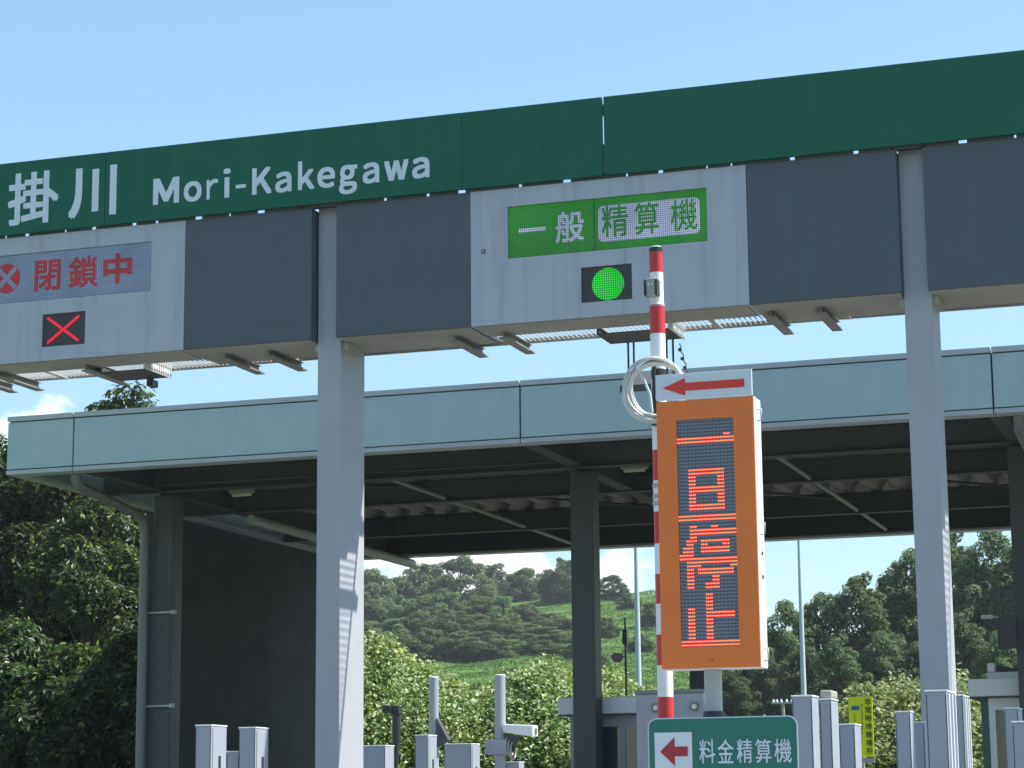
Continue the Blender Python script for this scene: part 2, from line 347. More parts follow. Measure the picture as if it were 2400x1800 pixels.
# closing strip between fascia and cladding, with the drain slots the sky shows through
rng = random.Random(4)
m = MB(); x = -16.0
while x < 4:
    L_ = rng.choice((.22, .30, .42, .55)); gap = rng.choice((.015, .02, .045, .075, .03))
    m.box(x, x+L_, GY+.0, GY+.015, 7.2665, 7.33); x += L_+gap
m.build('closing_strip', DSTEEL, gan)
m = MB(); m.box(-16.1, 4.1, GY+.16, GY+.6, 7.495, 7.66); m.build('girder', POST, gan)
for xc in (-14.47, -8.67, -2.86, 3.18):  # hidden lids added over the posts to shut out skylight from above
    m = MB(); m.box(xc-.32, xc+.32, GY-.04, GY+.14, 7.288, 7.32); m.build('shade_lid', DSTEEL, gan)
# lettering of the interchange name
m = MB()
def px_glyph(mb, ch, xa, xb, ya, yb, Y, bold, mi=0, th=.003):
    """xa..xb in the photo, ya/yb top and bottom at the middle of the glyph"""
    xm, ym = (xa+xb)/2, (ya+yb)/2
    put_glyph(mb, ch, at(xa, ym, Y).x, at(xb, ym, Y).x, at(xm, yb, Y).z, at(xm, ya, Y).z, Y, bold, th, mi)
FY = GY-.054
px_glyph(m, '掛', 19, 137, 403, 524, FY, .04)
px_glyph(m, '川', 161, 273, 391, 508, FY, .055)
tag(m.build('japanese_lettering', LETTER, gan), 'large white Japanese place name characters'); m = MB()
zb_, zcap, zx, zd = at(380, 478.5, FY).z, at(380, 417.5, FY).z, 0, 0
zx = zb_+(zcap-zb_)*.735; zd = zb_-(zcap-zb_)*.33; zo = .006
for ch, a, b_, kind in (('Ｍ', 359, 420, 'c'), ('ｏ', 431, 472.5, 'o'), ('ｒ', 484.5, 511, 'x'), ('ｉ', 523.5, 540, 'i'), ('－', 552.5, 576, 'h'), ('Ｋ', 591, 637, 'c'),
                        ('ａ', 645.5, 683.5, 'o'), ('ｋ', 698.5, 737, 'k'), ('ｅ', 744, 785, 'o'), ('ｇ', 795, 837, 'g'), ('ａ', 850, 889, 'o'), ('ｗ', 900.5, 957, 'w'), ('ａ', 966, 1006.5, 'o')):
    ym = 447-(a+b_-779)/2*.105; x0, x1 = at(a, ym, FY).x, at(b_, ym, FY).x
    z0, z1 = {'c': (zb_, zcap), 'o': (zb_-zo, zx+zo), 'x': (zb_, zx+zo), 'w': (zb_, zx), 'i': (zb_, zcap+.03), 'k': (zb_, zcap+.02), 'g': (zd, zx+zo), 'h': (zb_+(zx-zb_)*.42, zb_+(zx-zb_)*.60)}[kind]
    put_glyph(m, ch, x0, x1, z0, z1, FY, .09 if kind != 'h' else 0)
tag(m.build('english_lettering', LETTER, gan), 'white English place name lettering')
# walkway behind: cantilever brackets, grating
tips = [(35, 918), (97, 913), (295, 899), (613, 874), (712.5, 865), (1137, 832), (1247, 825), (1853, 780), (1967, 771)]
for p in tips:
    q = at(p[0]-5, p[1], 21.12); X = q.x
    m = MB(); m.box(X-.05, X+.05, 20.3, 21.15, 5.855, 5.87); m.box(X-.006, X+.006, 20.3, 21.1, 5.87, 5.93); m.box(X-.035, X+.035, 20.3, 21.1, 5.93, 5.934)
    m.build('bracket', paint('bracket_steel', (.20, .20, .19), .6, .12), gan)
m = MB()
y = 20.86
m.box(-15.8, 4, 20.52, 20.55, 5.945, 5.99); m.box(-15.8, 4, 21.03, 21.06, 5.945, 5.99)
x = -15.8
while x < 4:
    if not (-9.35 < x < -7.14 or -3.6 < x < -1.4): m.box(x, x+.006, 20.551, 21.029, 5.955, 5.968)
    x += .050
for xa, xb in ((-9.35, -7.14), (-3.6, -1.4)): m.box(xa, xb, 20.551, 21.029, 5.975, 5.985)  # solid plates added near the posts to keep striped sunlight off them
tag(m.build('grating', STEEL, gan))
for x in (-13.5, -12.1, -10.9, -9.4, -6.0, -4.9, -3.65):
    m = MB(); m.box(x-.02, x+.02, 20.551, 21.028, 5.935, 5.953); m.build('grating_support', STEEL, gan)
# equipment hatches under the two sign boards
for x0, x1 in ((at(287, 880, 21.0).x, at(397, 880, 21.0).x), (at(1432, 790, 21.0).x, at(1600, 790, 21.0).x)):
    m = MB(); m.box(x0, x1, 20.5, 20.98, 5.86, 5.872); m.box(x0, x0+.012, 20.5, 20.98, 5.873, 5.95); m.build('hatch_tray', DSTEEL, gan)
    m = MB(); m.box(x1+.001, x1+.013, 20.42, 21.03, 5.86, 6.04)
    for k in range(12): m.box(x1+.0135, x1+.021, 20.44+k*.05, 20.455+k*.05, 5.86, 6.04)
    tag(m.build('hatch_side', CABL, gan))

# ------------------------------------------------------------------ lane signs on the gantry
EM = 1.0
LEDG = led('led_green', (.035, .62, .03), (.012, .075, .014), .020, .17, .40)
LEDW = led('led_white', (.58, .63, .95), (.10, .13, .16), .020, .32, .40)
LEDB = led('led_pale', (.24, .36, .56), (.085, .11, .15), .020, .26, .38)
LEDR = led('led_red', (.85, .035, .05), (.14, .02, .03), .020, .15, .40)
SIGG = led('signal_green', (.02, .85, .05), (.01, .12, .015), .022, .36, .42)
SIGR = glow('signal_red', (.70, .015, .045), .32)
SCREEN = paint('screen_black', (.030, .030, .034), .45, .05)
def lane_sign(x0, label, builder):
    x1 = x0+2.733
    t_ = thing('lane_sign', label, 'sign', ((x0+x1)/2, GY, ZB))
    hx0, hx1, hz0, hz1 = x0+.378, x0+2.352, 6.568, 7.086
    sx0, sx1, sz0, sz1 = x0+1.110, x0+1.612, 6.072, 6.417
    m = MB(); m.holed(x0, x1, ZB, ZT, GY, [(hx0, hx1, hz0, hz1), (sx0, sx1, sz0, sz1)], .03, GY+.5); m.build('board', WHITE, t_)
    m = MB(); m.box(x0+.03, x1-.03, GY+.03, GY+.49, ZB-.012, ZB-.001); m.build('soffit', SOFFIT, t_)
    m = MB(); m.cyl((x0+.13, GY-.004, 6.66), (x0+.13, GY+.01, 6.66), .024, m=0); m.cyl((x0+.13, GY-.010, 6.66), (x0+.13, GY-.004, 6.66), .012, m=1); m.build('bolt_cover', [DSTEEL, STEEL], t_)
    builder(t_, hx0, hx1, hz0, hz1, sx0, sx1, sz0, sz1); return t_
def screen(t_, name, mat, x0, x1, z0, z1):
    m = MB(); m.box(x0, x1, GY+.024, GY+.03, z0, z1); return m.build(name, mat, t_)
def b_open(t_, hx0, hx1, hz0, hz1, sx0, sx1, sz0, sz1):
    d = screen(t_, 'message_display', LEDG, hx0, hx1, hz0, hz1); Y = GY+.020
    m = MB()
    px_glyph(m, '一', 1216, 1278, 534, 543, Y, .0); px_glyph(m, '般', 1302, 1369, 495, 567, Y, .03); m.build('glyphs', LEDW, d)
    m = MB(); xa, xb = at(1402, 510, Y).x, at(1640, 510, Y).x; m.prism_y(rnd_rect(xa, xb, at(1521, 557, Y).z, at(1521, 472, Y).z, .05), Y, Y+.002); m.build('lit_block', LEDW, d)
    m = MB(); Y2 = GY+.016
    px_glyph(m, '精', 1410, 1471, 480, 555, Y2, .02); px_glyph(m, '算', 1487, 1544, 474, 549, Y2, .02); px_glyph(m, '機', 1572, 1634, 466, 540, Y2, .012)
    m.build('dark_glyphs', LEDG, d)
    m = MB(); xj = at(1391, 530, GY).x; m.box(xj-.004, xj+.004, GY+.018, GY+.024, hz0, hz1); m.build('module_joint', DARK, d)
    s = screen(t_, 'lane_signal', SCREEN, sx0, sx1, sz0, sz1)
    m = MB(); cx, cz = (sx0+sx1)/2+.01, (sz0+sz1)/2-.005
    m.cyl((cx, GY+.018, cz), (cx, GY+.024, cz), .158, n=48); m.build('green_disc', SIGG, s)
def b_shut(t_, hx0, hx1, hz0, hz1, sx0, sx1, sz0, sz1):
    d = screen(t_, 'message_display', LEDB, hx0, hx1, hz0, hz1); Y = GY+.020
    m = MB()
    px_glyph(m, '閉', 81, 142, 609, 681, Y, .045); px_glyph(m, '鎖', 161, 229, 600, 674, Y, .03); px_glyph(m, '中', 242, 309, 593, 664, Y, .075); m.build('glyphs', LEDR, d)
    q = at(16, 653, Y); R = .158
    m = MB(); m.cyl((q.x, Y, q.z), (q.x, Y+.003, q.z), R, n=40); m.build('no_entry_disc', LEDR, d)
    m = MB()
    for s_ in (1, -1):
        a = Vector((.11, 0, .11*s_)); n_ = Vector((-.018*s_, 0, .018)); c_ = Vector((q.x, 0, q.z))
        pts = [c_-a-n_, c_+a-n_, c_+a+n_, c_-a+n_]; m.prism_y([(p.x, p.z) for p in pts], Y-.004-.002*s_, Y-.001)
    m.build('disc_cross', LEDB, d)
    s = screen(t_, 'lane_signal', SCREEN, sx0, sx1, sz0, sz1); cx, cz = (sx0+sx1)/2, (sz0+sz1)/2
    m = MB()
    for s_ in (1, -1):
        m.tube([(cx-.19, GY+.018+.001*s_, cz-.13*s_), (cx+.17, GY+.018+.001*s_, cz+.13*s_)], .016, 8)
    m.build('red_cross', SIGR, s)
lane_sign(-12.933, 'white lane board with red closed message on a pale display and a red cross below', b_shut)
lane_sign(-7.122, 'white lane board with a green lit message display and a round green lamp below', b_open)

# things hung under the gantry
t_ = thing('hanging_antenna', 'flat dark antenna panel hung on thin rods under the open lane sign', 'antenna', tuple(at(1500, 905, 21.2)))
q = at(1500, 905, 21.2); m = MB()
c0 = at(1462, 880, 21.1); c1 = at(1524, 880, 21.1)
pts = [(20.95, q.z-.10), (21.55, q.z+.16), (21.55, q.z+.22), (20.95, q.z-.03)]
vs = [(c0.x, y, z) for y, z in pts]+[(c1.x+.18, y, z) for y, z in pts]
m.add(vs, [(0, 1, 2, 3), (7, 6, 5, 4), (0, 4, 5, 1), (1, 5, 6, 2), (2, 6, 7, 3), (3, 7, 4, 0)]); m.build('panel', DSTEEL, t_)
for px in (1472, 1485, 1562, 1577):
    m = MB(); a = at(px, 800, 20.97); m.cyl((a.x, 20.97, 5.859), (a.x, 20.97, q.z+.02), .011, n=8); m.build('rod', DSTEEL, t_)
m = MB(); a = at(1592, 795, 21.2); pts = []
for k in range(14): pts.append((a.x+.10*k/13+.012*math.sin(k*2.1), 21.2, 5.86-.40*k/13))
m.tube(pts, .007, 6)
for k in range(2, 13, 3): m.box(pts[k][0]-.016, pts[k][0]+.016, 21.185, 21.215, pts[k][2]-.014, pts[k][2]+.014)
m.build('cable', DSTEEL, t_)
LCY = 20.96
t_ = thing('lane_camera', 'small black camera hanging under the closed lane board walkway', 'camera', tuple(at(357, 900, 20.96)))
q = at(357, 905, 20.96); m = MB(); m.box(q.x-.035, q.x+.035, 20.89, 21.03, q.z-.01, q.z+.065); m.build('housing', BLACK, t_, bevel=.008)
m = MB(); m.cyl((q.x+.02, 20.90, q.z), (q.x+.05, 20.85, q.z-.03), .02); m.build('lens', GLASS, t_)
m = MB(); m.cyl((q.x, 20.96, q.z+.065), (q.x, 20.96, 5.86), .012); m.build('stem', DSTEEL, t_)

# ------------------------------------------------------------------ toll booth canopy
can = thing('toll_booth_canopy', 'long flat canopy with a pale grey green fascia over the toll booths', 'canopy', (-9.27, 33, 0))
CX0, CX1, CY0, CY1, CZB, CZT = -17.07, 9.0, 28.0, 40.65, 6.11, 6.95
J = [CX0, -15.99, -9.29, -3.10, 3.1, CX1]
for i in range(len(J)-1):
    m = MB(); m.box(J[i]+.012, J[i+1]-.012, CY0, CY0+.05, CZB+.075, CZT-.085); m.build('fascia_panel', FASC, can, bevel=.004)
    m = MB(); m.box(J[i]+.008, J[i+1]-.008, CY0-.015, CY0+.12, CZT-.068, CZT); m.build('cap_trim', TRIM, can)
    m = MB(); m.box(J[i]+.008, J[i+1]-.008, CY0-.008, CY0+.26, CZB, CZB+.058); m.build('bottom_trim', TRIM, can)
m = MB(); m.box(CX0+.02, CX1-.02, CY0+.055, CY0+.075, CZB+.06, CZT-.07); m.build('fascia_backing', DSTEEL, can)
m = MB(); m.box(CX0, CX0+.06, CY0+.13, CY1-.06, CZB+.06, CZT); m.build('side_fascia', FASC, can)
m = MB(); m.box(CX0, CX0+.2, CY0+.27, CY1-.1, CZB, CZB+.055); m.build('side_trim', TRIM, can)
m = MB(); m.box(CX0, CX1, CY1-.05, CY1, CZB+.05, CZT); m.build('rear_fascia', FASC, can)
m = MB(); m.box(CX0, CX1, CY1-.3, CY1+.01, CZB, CZB+.045); m.build('rear_trim', TRIM, can)
for y in (30.5, 33.2, 37.2, 40.1):
    m = MB(); m.box(CX0+.2, CX1-.1, y-.09, y+.09, CZB, CZB+.014); m.box(CX0+.2, CX1-.1, y-.006, y+.006, CZB+.014, CZB+.34); m.box(CX0+.2, CX1-.1, y-.09, y+.09, CZB+.34, CZB+.354); m.build('beam', BEAM, can)
for x, w in ((-15.95, .11), (-9.27, .11), (-3.1, .11), (3.1, .11)):
    ys_ = [CY0+.28, 30.40, 30.60, 33.10, 33.30, 37.10, 37.30, 40.0]
    for a, b_ in zip(ys_[::2], ys_[1::2]):
        m = MB(); m.box(x-w, x+w, a, b_, CZB+.02, CZB+.035); m.box(x-.007, x+.007, a, b_, CZB+.035, CZB+.33); m.build('girder', BEAM, can)
for y, zz_ in ((31.8, .30), (34.4, .30), (38.7, .30)):      # purlins tight under the roof deck
    m = MB(); m.box(CX0+.2, CX1-.1, y-.04, y+.04, CZB+zz_-.02, CZB+zz_+.055); m.build('purlin', BEAM, can)
for x0_, y0_, x1_, y1_ in ((-15.7, 30.7, -12.3, 33.0), (-12.2, 33.4, -9.4, 37.0), (-9.1, 33.0, -6.5, 30.7), (-6.35, 33.4, -3.2, 37.0), (-9.1, 33.4, -6.5, 37.0)):
    m = MB(); m.cyl((x0_, y0_, CZB+.2), (x1_, y1_, CZB+.2), .022, n=8); m.build('wind_brace', BEAM, can)
m = MB(); m.tube([(-15.8, 30.33, 6.2), (-9.5, 30.33, 6.2)], .018, 8); m.build('conduit', BEAM, can)
for x in (-12.25, -6.42, -.1):
    m = MB()
    for a, b_ in ((30.60, 33.10), (33.30, 37.10), (37.30, 40.)): m.cyl((x, a, CZB+.05), (x, b_, CZB+.05), .032, n=10)
    m.build('tie_rod', paint('tie_rod_paint', (.24, .25, .22), .6, .1), can)
m = MB(); x = CX0+.1; z0, z1 = CZB+.36, CZB+.53       # folded plate roof
prof = []
while x < CX1-.1:
    prof += [(x, z0), (x+.14, z0), (x+.25, z1), (x+.36, z1)]; x += .47
for (a, za), (b_, zb2) in zip(prof, prof[1:]): m.quad((a, CY0+.13, za), (b_, CY0+.13, zb2), (b_, CY1-.06, zb2), (a, CY1-.06, za))
m.build('roof_deck', DECK, can)
for x in (-15.93, -9.27, -3.08, 3.1):
    for y in (30.85, 37.6):
        m = MB(); m.box(x-.17, x+.17, y-.17, y+.17, .2, CZB-.003); m.build('column', paint('column_dark', (.045, .052, .058), .55, .08), can, bevel=.02)
# rain pipes down the columns
for x, y0 in ((-16.25, 28.35), (-2.98, 28.35)):
    dx = .05 if x < -10 else .16
    m = MB(); px_ = x+.07; xe = -16.18 if x < -10 else -2.80
    m.tube([(x+.15, y0-.05, CZB+.02), (x+.15, y0-.05, 6.02), (x+.14, y0+.06, 5.95), (xe-.02, 30.3, 5.78), (xe, 30.5, 5.70), (xe, 30.56, 5.5), (xe, 30.56, .2)], .072, 12)
    m.build('rain_pipe', paint('pipe_grey', (.17, .175, .18), .5, .08), can)
m = MB(); m.tube([(-15.72, 33.35, 6.02), (-15.72, 40.9, 6.0)], .085, 12); m.build('eave_pipe', paint('pipe_grey2', (.30, .31, .29), .5, .08), can)
for z in (4.3, 2.9, 1.55):
    m = MB(); m.box(-16.27, -15.7, 30.62, 30.66, z-.014, z+.014); m.box(-15.74, -15.68, 30.6, 30.68, z-.03, z+.03); m.build('pipe_clamp', STEEL, can)
# fluorescent fittings under the beams
for x, y in ((-8.75, 31.7), (-15.2, 31.9)):
    t_ = thing('canopy_light', {-8.75: 'pale light fitting under the canopy just right of the centre column', -15.2: 'pale light fitting under the canopy near its left end'}[x], 'light fitting', (x, y, 5.95))
    m = MB(); m.box(x-.2, x+.2, y-.07, y+.07, 6.24, 6.30); m.build('body', STEEL, t_, bevel=.01)
    m = MB(); m.cyl((x-.16, y, 6.22), (x+.16, y, 6.22), .028); m.build('tube', LENS, t_)
    m = MB(); m.cyl((x, y, 6.30), (x, y, 6.46), .015); m.build('stem', STEEL, t_)

# dark screen wall along the left edge of the canopy
m = MB()
rng = random.Random(8)
m.box(-17.42, -17.25, 33.0, 40.45, 0., 6.168)
tag(m.build('screen_wall', WALLM), 'tall dark stained wall under the left edge of the canopy', 'wall')

# ------------------------------------------------------------------ stop sign board in front
SY = 12.9
sx0, sx1 = -3.418, -2.826; sz0, sz1 = 2.172, 3.765
st = thing('message_sign', 'tall orange framed sign with red dot lettering and a red arrow plate on top', 'sign', (-3.12, SY+.1, .2))
wx0 = at(1584.6, 985, SY).x; wx1 = at(1718.5, 985, SY).x; wz1 = at(1650, 981, SY).z; wz0 = at(1665, 1515.5, SY).z
wx0 = (wx0+at(1597.5, 1519, SY).x)/2; wx1 = (wx1+at(1733, 1510, SY).x)/2
m = MB(); m.holed(sx0, sx1, sz0, sz1, SY, [(wx0, wx1, wz0, wz1)], .012, SY+.012); m.build('front_frame', ORANGE, st)
m = MB(); m.box(sx0+.001, sx1+.004, SY+.0125, SY+.185, sz0-.004, sz1+.002); m.build('housing', WPAINT, st, bevel=.006)
MATX, tt, bb = nodes('matrix_louvre'); n = tt.nodes; L = tt.links
gg = n.new('ShaderNodeNewGeometry'); s3 = n.new('ShaderNodeSeparateXYZ'); L.new(gg.outputs['Position'], s3.inputs[0])
rh = (wz1-wz0)/64; cw = (wx1-wx0)/16
def saw(o, off, per):
    a = n.new('ShaderNodeMath'); a.operation = 'SUBTRACT'; L.new(o, a.inputs[0]); a.inputs[1].default_value = off
    d = n.new('ShaderNodeMath'); d.operation = 'DIVIDE'; L.new(a.outputs[0], d.inputs[0]); d.inputs[1].default_value = per
    f = n.new('ShaderNodeMath'); f.operation = 'FRACT'; L.new(d.outputs[0], f.inputs[0]); return f.outputs[0]
vz = n.new('ShaderNodeMapRange'); vz.interpolation_type = 'SMOOTHSTEP'; vz.inputs[1].default_value = .25; vz.inputs[2].default_value = .75; L.new(saw(s3.outputs['Z'], wz0, rh), vz.inputs[0])
vx = n.new('ShaderNodeMath'); vx.operation = 'GREATER_THAN'; vx.inputs[1].default_value = .16; L.new(saw(s3.outputs['X'], wx0, cw), vx.inputs[0])
mu = n.new('ShaderNodeMath'); mu.operation = 'MULTIPLY'; L.new(vz.outputs[0], mu.inputs[0]); L.new(vx.outputs[0], mu.inputs[1])
mx = n.new('ShaderNodeMix'); mx.data_type = 'RGBA'; L.new(mu.outputs[0], mx.inputs[0]); mx.inputs[6].default_value = (.075, .084, .105, 1); mx.inputs[7].default_value = (.19, .215, .26, 1)
L.new(mx.outputs[2], bb.inputs['Base Color']); bb.inputs['Roughness'].default_value = .5
m = MB(); m.box(wx0+.0005, wx1-.0005, SY+.008, SY+.012, wz0+.0005, wz1-.0005); disp = m.build('dot_display', MATX, st)
A = lambda *rs: sum((list(range(a, b+1)) for a, b in rs), [])
rows = {4: A((13, 14)), 5: A((0, 15)), 6: A((0, 15))}
for q in (14, 15, 19, 20, 24, 25): rows[q] = A((3, 12))
for q in (16, 17, 18, 21, 22, 23): rows[q] = A((3, 4), (11, 12))
rows.update({27: A((0, 15)), 28: A((0, 15)), 30: A((3, 4), (9, 10)), 31: A((3, 15)), 32: A((3, 15)), 33: A((3, 4)), 34: A((2, 4), (6, 13)), 35: A((2, 3), (6, 7), (12, 13)),
             36: A((1, 3), (6, 13)), 37: A((1, 3), (6, 13)), 38: A((0, 3)), 39: A((0, 15)), 40: A((2, 15)), 41: A((2, 5), (14, 15)), 42: A((2, 3), (5, 14)), 43: A((2, 3), (5, 14)),
             44: A((2, 3), (9, 10)), 45: A((2, 3), (9, 10)), 46: A((2, 3), (7, 10)), 47: A((2, 3), (7, 10)), 62: A((0, 15)), 63: A((0, 15))})
for q in (49, 50, 51, 52): rows[q] = A((7, 8))
for q in (53, 56, 57, 58, 59, 60, 61): rows[q] = A((2, 3), (7, 8))
for q in (54, 55): rows[q] = A((2, 3), (7, 14))
m = MB()
for q, cs in rows.items():
    zc = wz1-(q+.5)*rh
    for c_ in cs:
        xc = wx0+(c_+.5)*cw
        for s_ in (-.25, .23): m.cyl((xc+s_*cw, SY+.0055, zc), (xc+s_*cw, SY+.0079, zc), rh*.17, n=8, m=0)
        m.box(xc-cw*.47, xc+cw*.47, SY+.0072, SY+.0078, zc-rh*.32, zc+rh*.32, 1)
m.build('lit_dots', [glow('dot_hot', (1., .20, .07), 1.25), glow('dot_red', (.62, .020, .016), .36)], disp)
# arrow plate
az0, az1 = sz1+.008, at(1650, 872, SY).z
m = MB(); m.box(sx0-.002, sx1-.004, SY-.002, SY+.014, az0, az1); pl = m.build('arrow_plate', REFL, st, bevel=.002)
def zz(x, y, Y=SY): return at(x, y, Y).z
tipx, hx, ex = at(1553.5, 908, SY).x, at(1606, 905, SY).x, at(1744.5, 897, SY).x
zc = (az0+az1)/2-.004; hh, sh = .053, .024
m = MB(); m.prism_y([(tipx, zc), (hx, zc-hh), (hx, zc-sh), (ex, zc-sh), (ex, zc+sh), (hx, zc+sh), (hx, zc+hh)], SY-.006, SY-.003); m.build('red_arrow', SRED, pl)
for z in (3.665, 2.985, 2.245):
    m = MB(); X = sx1+.0045; m.tube([(X-.004, SY+.09, z+.035), (X+.022, SY+.09, z+.033), (X+.022, SY+.09, z-.033), (X-.004, SY+.09, z-.035)], .006, 8); m.build('handle', STEEL, st)
for z in (2.70, 2.84):
    m = MB(); m.cyl((sx1+.004, SY+.1, z), (sx1+.012, SY+.1, z), .012, n=12); m.build('lock', DSTEEL, st)
m = MB()
for x, z in ((-3.125, 3.725), (sx1-.02, 3.66), (sx0+.02, 3.655), (sx1-.02, 2.98), (sx0+.02, 2.98), (sx1-.02, 2.62), (sx1-.02, 2.24), (sx0+.02, 2.25)): m.cyl((x, SY-.004, z), (x, SY+.001, z), .0055, n=8)
m.build('screw', STEEL, st)
m = MB()
for x in (-3.127, -3.108): m.cyl((x, SY-.002, 2.215), (x, SY+.001, 2.215), .0045, n=8)
m.build('vent_hole', DARK, st)
m = MB(); m.cyl((-3.14, 13.02, .2), (-3.14, 13.02, sz0-.004), .052, n=24); m.build('support_pole', paint('pole_grey_green', (.34, .38, .38), .4, .05, .1), st)
m = MB(); m.cyl((-3.14, 13.02, 1.86), (-3.14, 13.02, 1.925), .075, .060, n=24); m.build('pole_collar', BLACK, st)
# green fee sign
GYS = 12.86
fx0, fx1 = at(1519, 1745, GYS).x, at(1870.5, 1740, GYS).x; fz1 = at(1695, 1680, GYS).z; fz0 = fz1-.40
fs = thing('road_sign', 'green road sign with white lettering and a red arrow on a white square', 'road sign', ((fx0+fx1)/2, GYS, .2))
m = MB(); m.prism_y(rnd_rect(fx0, fx1, fz0, fz1, .055), GYS, GYS+.004); m.build('border', REFL, fs)
m = MB(); m.prism_y(rnd_rect(fx0+.007, fx1-.007, fz0+.007, fz1-.007, .049), GYS-.003, GYS-.0005); m.build('plate', SGREEN, fs)
m = MB(); m.prism_y(rnd_rect(at(1535, 1750, GYS).x, at(1622.5, 1750, GYS).x, fz0+.075, at(1578, 1716.5, GYS).z, .002), GYS-.006, GYS-.0035); sq = m.build('arrow_square', REFL, fs)
q = lambda x, y: (at(x, y, GYS).x, at(x, y, GYS).z)
tp = q(1548, 1762); h1 = at(1582, 1750, GYS).x; e1 = at(1612.5, 1750, GYS).x
m = MB(); m.prism_y([tp, (h1, tp[1]-.082), (h1, tp[1]-.028), (e1, tp[1]-.028), (e1, tp[1]+.028), (h1, tp[1]+.028), (h1, tp[1]+.082)], GYS-.009, GYS-.0065); m.build('red_arrow', DRED, sq)
m = MB()
for ch, a, b_, o_ in (('料', 1639, 1676, 0), ('金', 1682, 1719.5, 0), ('精', 1727, 1763, -1), ('算', 1770.5, 1807.5, -1), ('機', 1815, 1855, -2)):
    px_glyph(m, ch, a, b_, 1733+o_, 1789+o_, GYS-.0065, .012)
m.build('lettering', LETTER, fs)
m = MB()
for x in (fx0+.15, fx1-.15): m.box(x-.02, x+.02, GYS+.005, GYS+.04, .2, fz1-.05)
m.build('sign_post', STEEL, fs)
# striped pole with a cable coil
PX, PY = -3.505, 13.3
sp = thing('striped_pole', 'thin pole with red and white bands and a black cap behind the orange sign', 'pole', (PX, PY, .2))
def zy(y, x=1550): return at(x, y, PY).z
def tube_bands(bounds, r, name):
    m = MB()
    for (ya, yb, mi) in bounds: m.cyl((PX, PY, yb), (PX, PY, ya), r, n=24, m=mi, caps=False)
    m.build(name, [RED, WPAINT, BLACK], sp)
tube_bands([(zy(592, 1539), zy(640, 1539), 0), (zy(640, 1539), zy(709, 1541), 1)], .042, 'upper_tube')
m = MB(); zt = zy(592, 1539)
m.cyl((PX, PY, zt), (PX, PY, zt+.030), .0425, n=24, m=0); m.cyl((PX, PY, zt+.030), (PX, PY, zt+.040), .0425, .030, n=24, m=1); m.build('cap', [BLACK, STEEL], sp)
m = MB(); m.cyl((PX, PY, zy(719)), (PX, PY, zy(709)), .0475, .043, n=24); m.build('shoulder', WPAINT, sp)
bands = [(zy(719), zy(715), 1), (zy(715), zy(783), 0), (zy(783), zy(866), 1), (zy(866), zy(888), 2)]
y = 888; cols = [(940, 1), (1055, 1), (1127, 0), (1200, 1), (1275, 0), (1346, 1), (1416, 0), (1488, 1), (1560, 0), (1634, 1), (1704, 0), (1776, 1)]
for yy, c_ in cols: bands.append((zy(y, 1555), zy(yy, 1555), c_)); y = yy
bands.append((zy(y, 1560), .9, 0)); bands.append((.9, .2, 1))
tube_bands(bands, .0475, 'lower_tube')
m = MB(); zc = at(1532, 675, PY-.06).z
m.box(PX-.048, PX+.014, PY-.085, PY-.04, zc-.055, zc+.06); m.build('clamp', STEEL, sp, bevel=.006)
m = MB(); m.box(PX-.058, PX-.0485, PY-.10, PY-.02, zc-.05, zc+.05); m.box(PX+.0145, PX+.028, PY-.10, PY-.02, zc-.05, zc+.05); m.build('clamp_ear', BLACK, sp, bevel=.003)
m = MB()
for k in (-.03, -.005): m.cyl((PX+k, PY-.092, zc+.02), (PX+k, PY-.085, zc+.02), .008, n=8)
m.build('clamp_bolt', CABL, sp)
z1_, z2_ = at(1530, 1180, PY).z, at(1530, 1165, PY).z
for yy in (1140, 1165, 1182):
    m = MB(); m.cyl((PX, PY, zy(yy+5, 1536)), (PX, PY, zy(yy-5, 1536)), .053, n=20); m.build('strap', STEEL, sp)
m = MB(); m.tube([(PX-.012, PY-.055, zy(860)), (PX-.020, PY-.058, zy(930)), (PX-.01, PY-.056, zy(1000))], .012, 8); m.tube([(PX+.012, PY-.052, zy(880)), (PX, PY-.058, zy(960)), (PX-.03, PY-.055, zy(1000))], .009, 8); m.build('black_lead', BLACK, sp)
q = at(1535, 916, 13.2)
cc = thing('cable_coil', 'coil of pale cable hung on the striped pole beside the arrow plate', 'cable', (q.x, 13.2, q.z))
rng = random.Random(3)
for k in range(7):
    m = MB(); R = .202-.0065*k; ph = rng.random()*6
    m.tube([(q.x+(R+.006*math.sin(3*a+ph))*math.cos(a)+.004*k, 13.17+.012*math.sin(2*a+ph)-.006*(k % 3), q.z+(R+.006*math.cos(2*a+ph))*math.sin(a)) for a in [2*math.pi*i/48 for i in range(48)]], .0082, 8, closed=True)
    m.build('turn', PLASTIC, cc)
m = MB(); m.tube([(q.x-.115, 13.17, q.z+.14), (q.x-.06, 13.16, q.z+.07), (q.x-.02, 13.16, q.z-.03), (q.x-.01, 13.16, q.z-.14)], .009, 8); m.build('tail', paint('cable_grey', (.45, .5, .55), .4), cc)

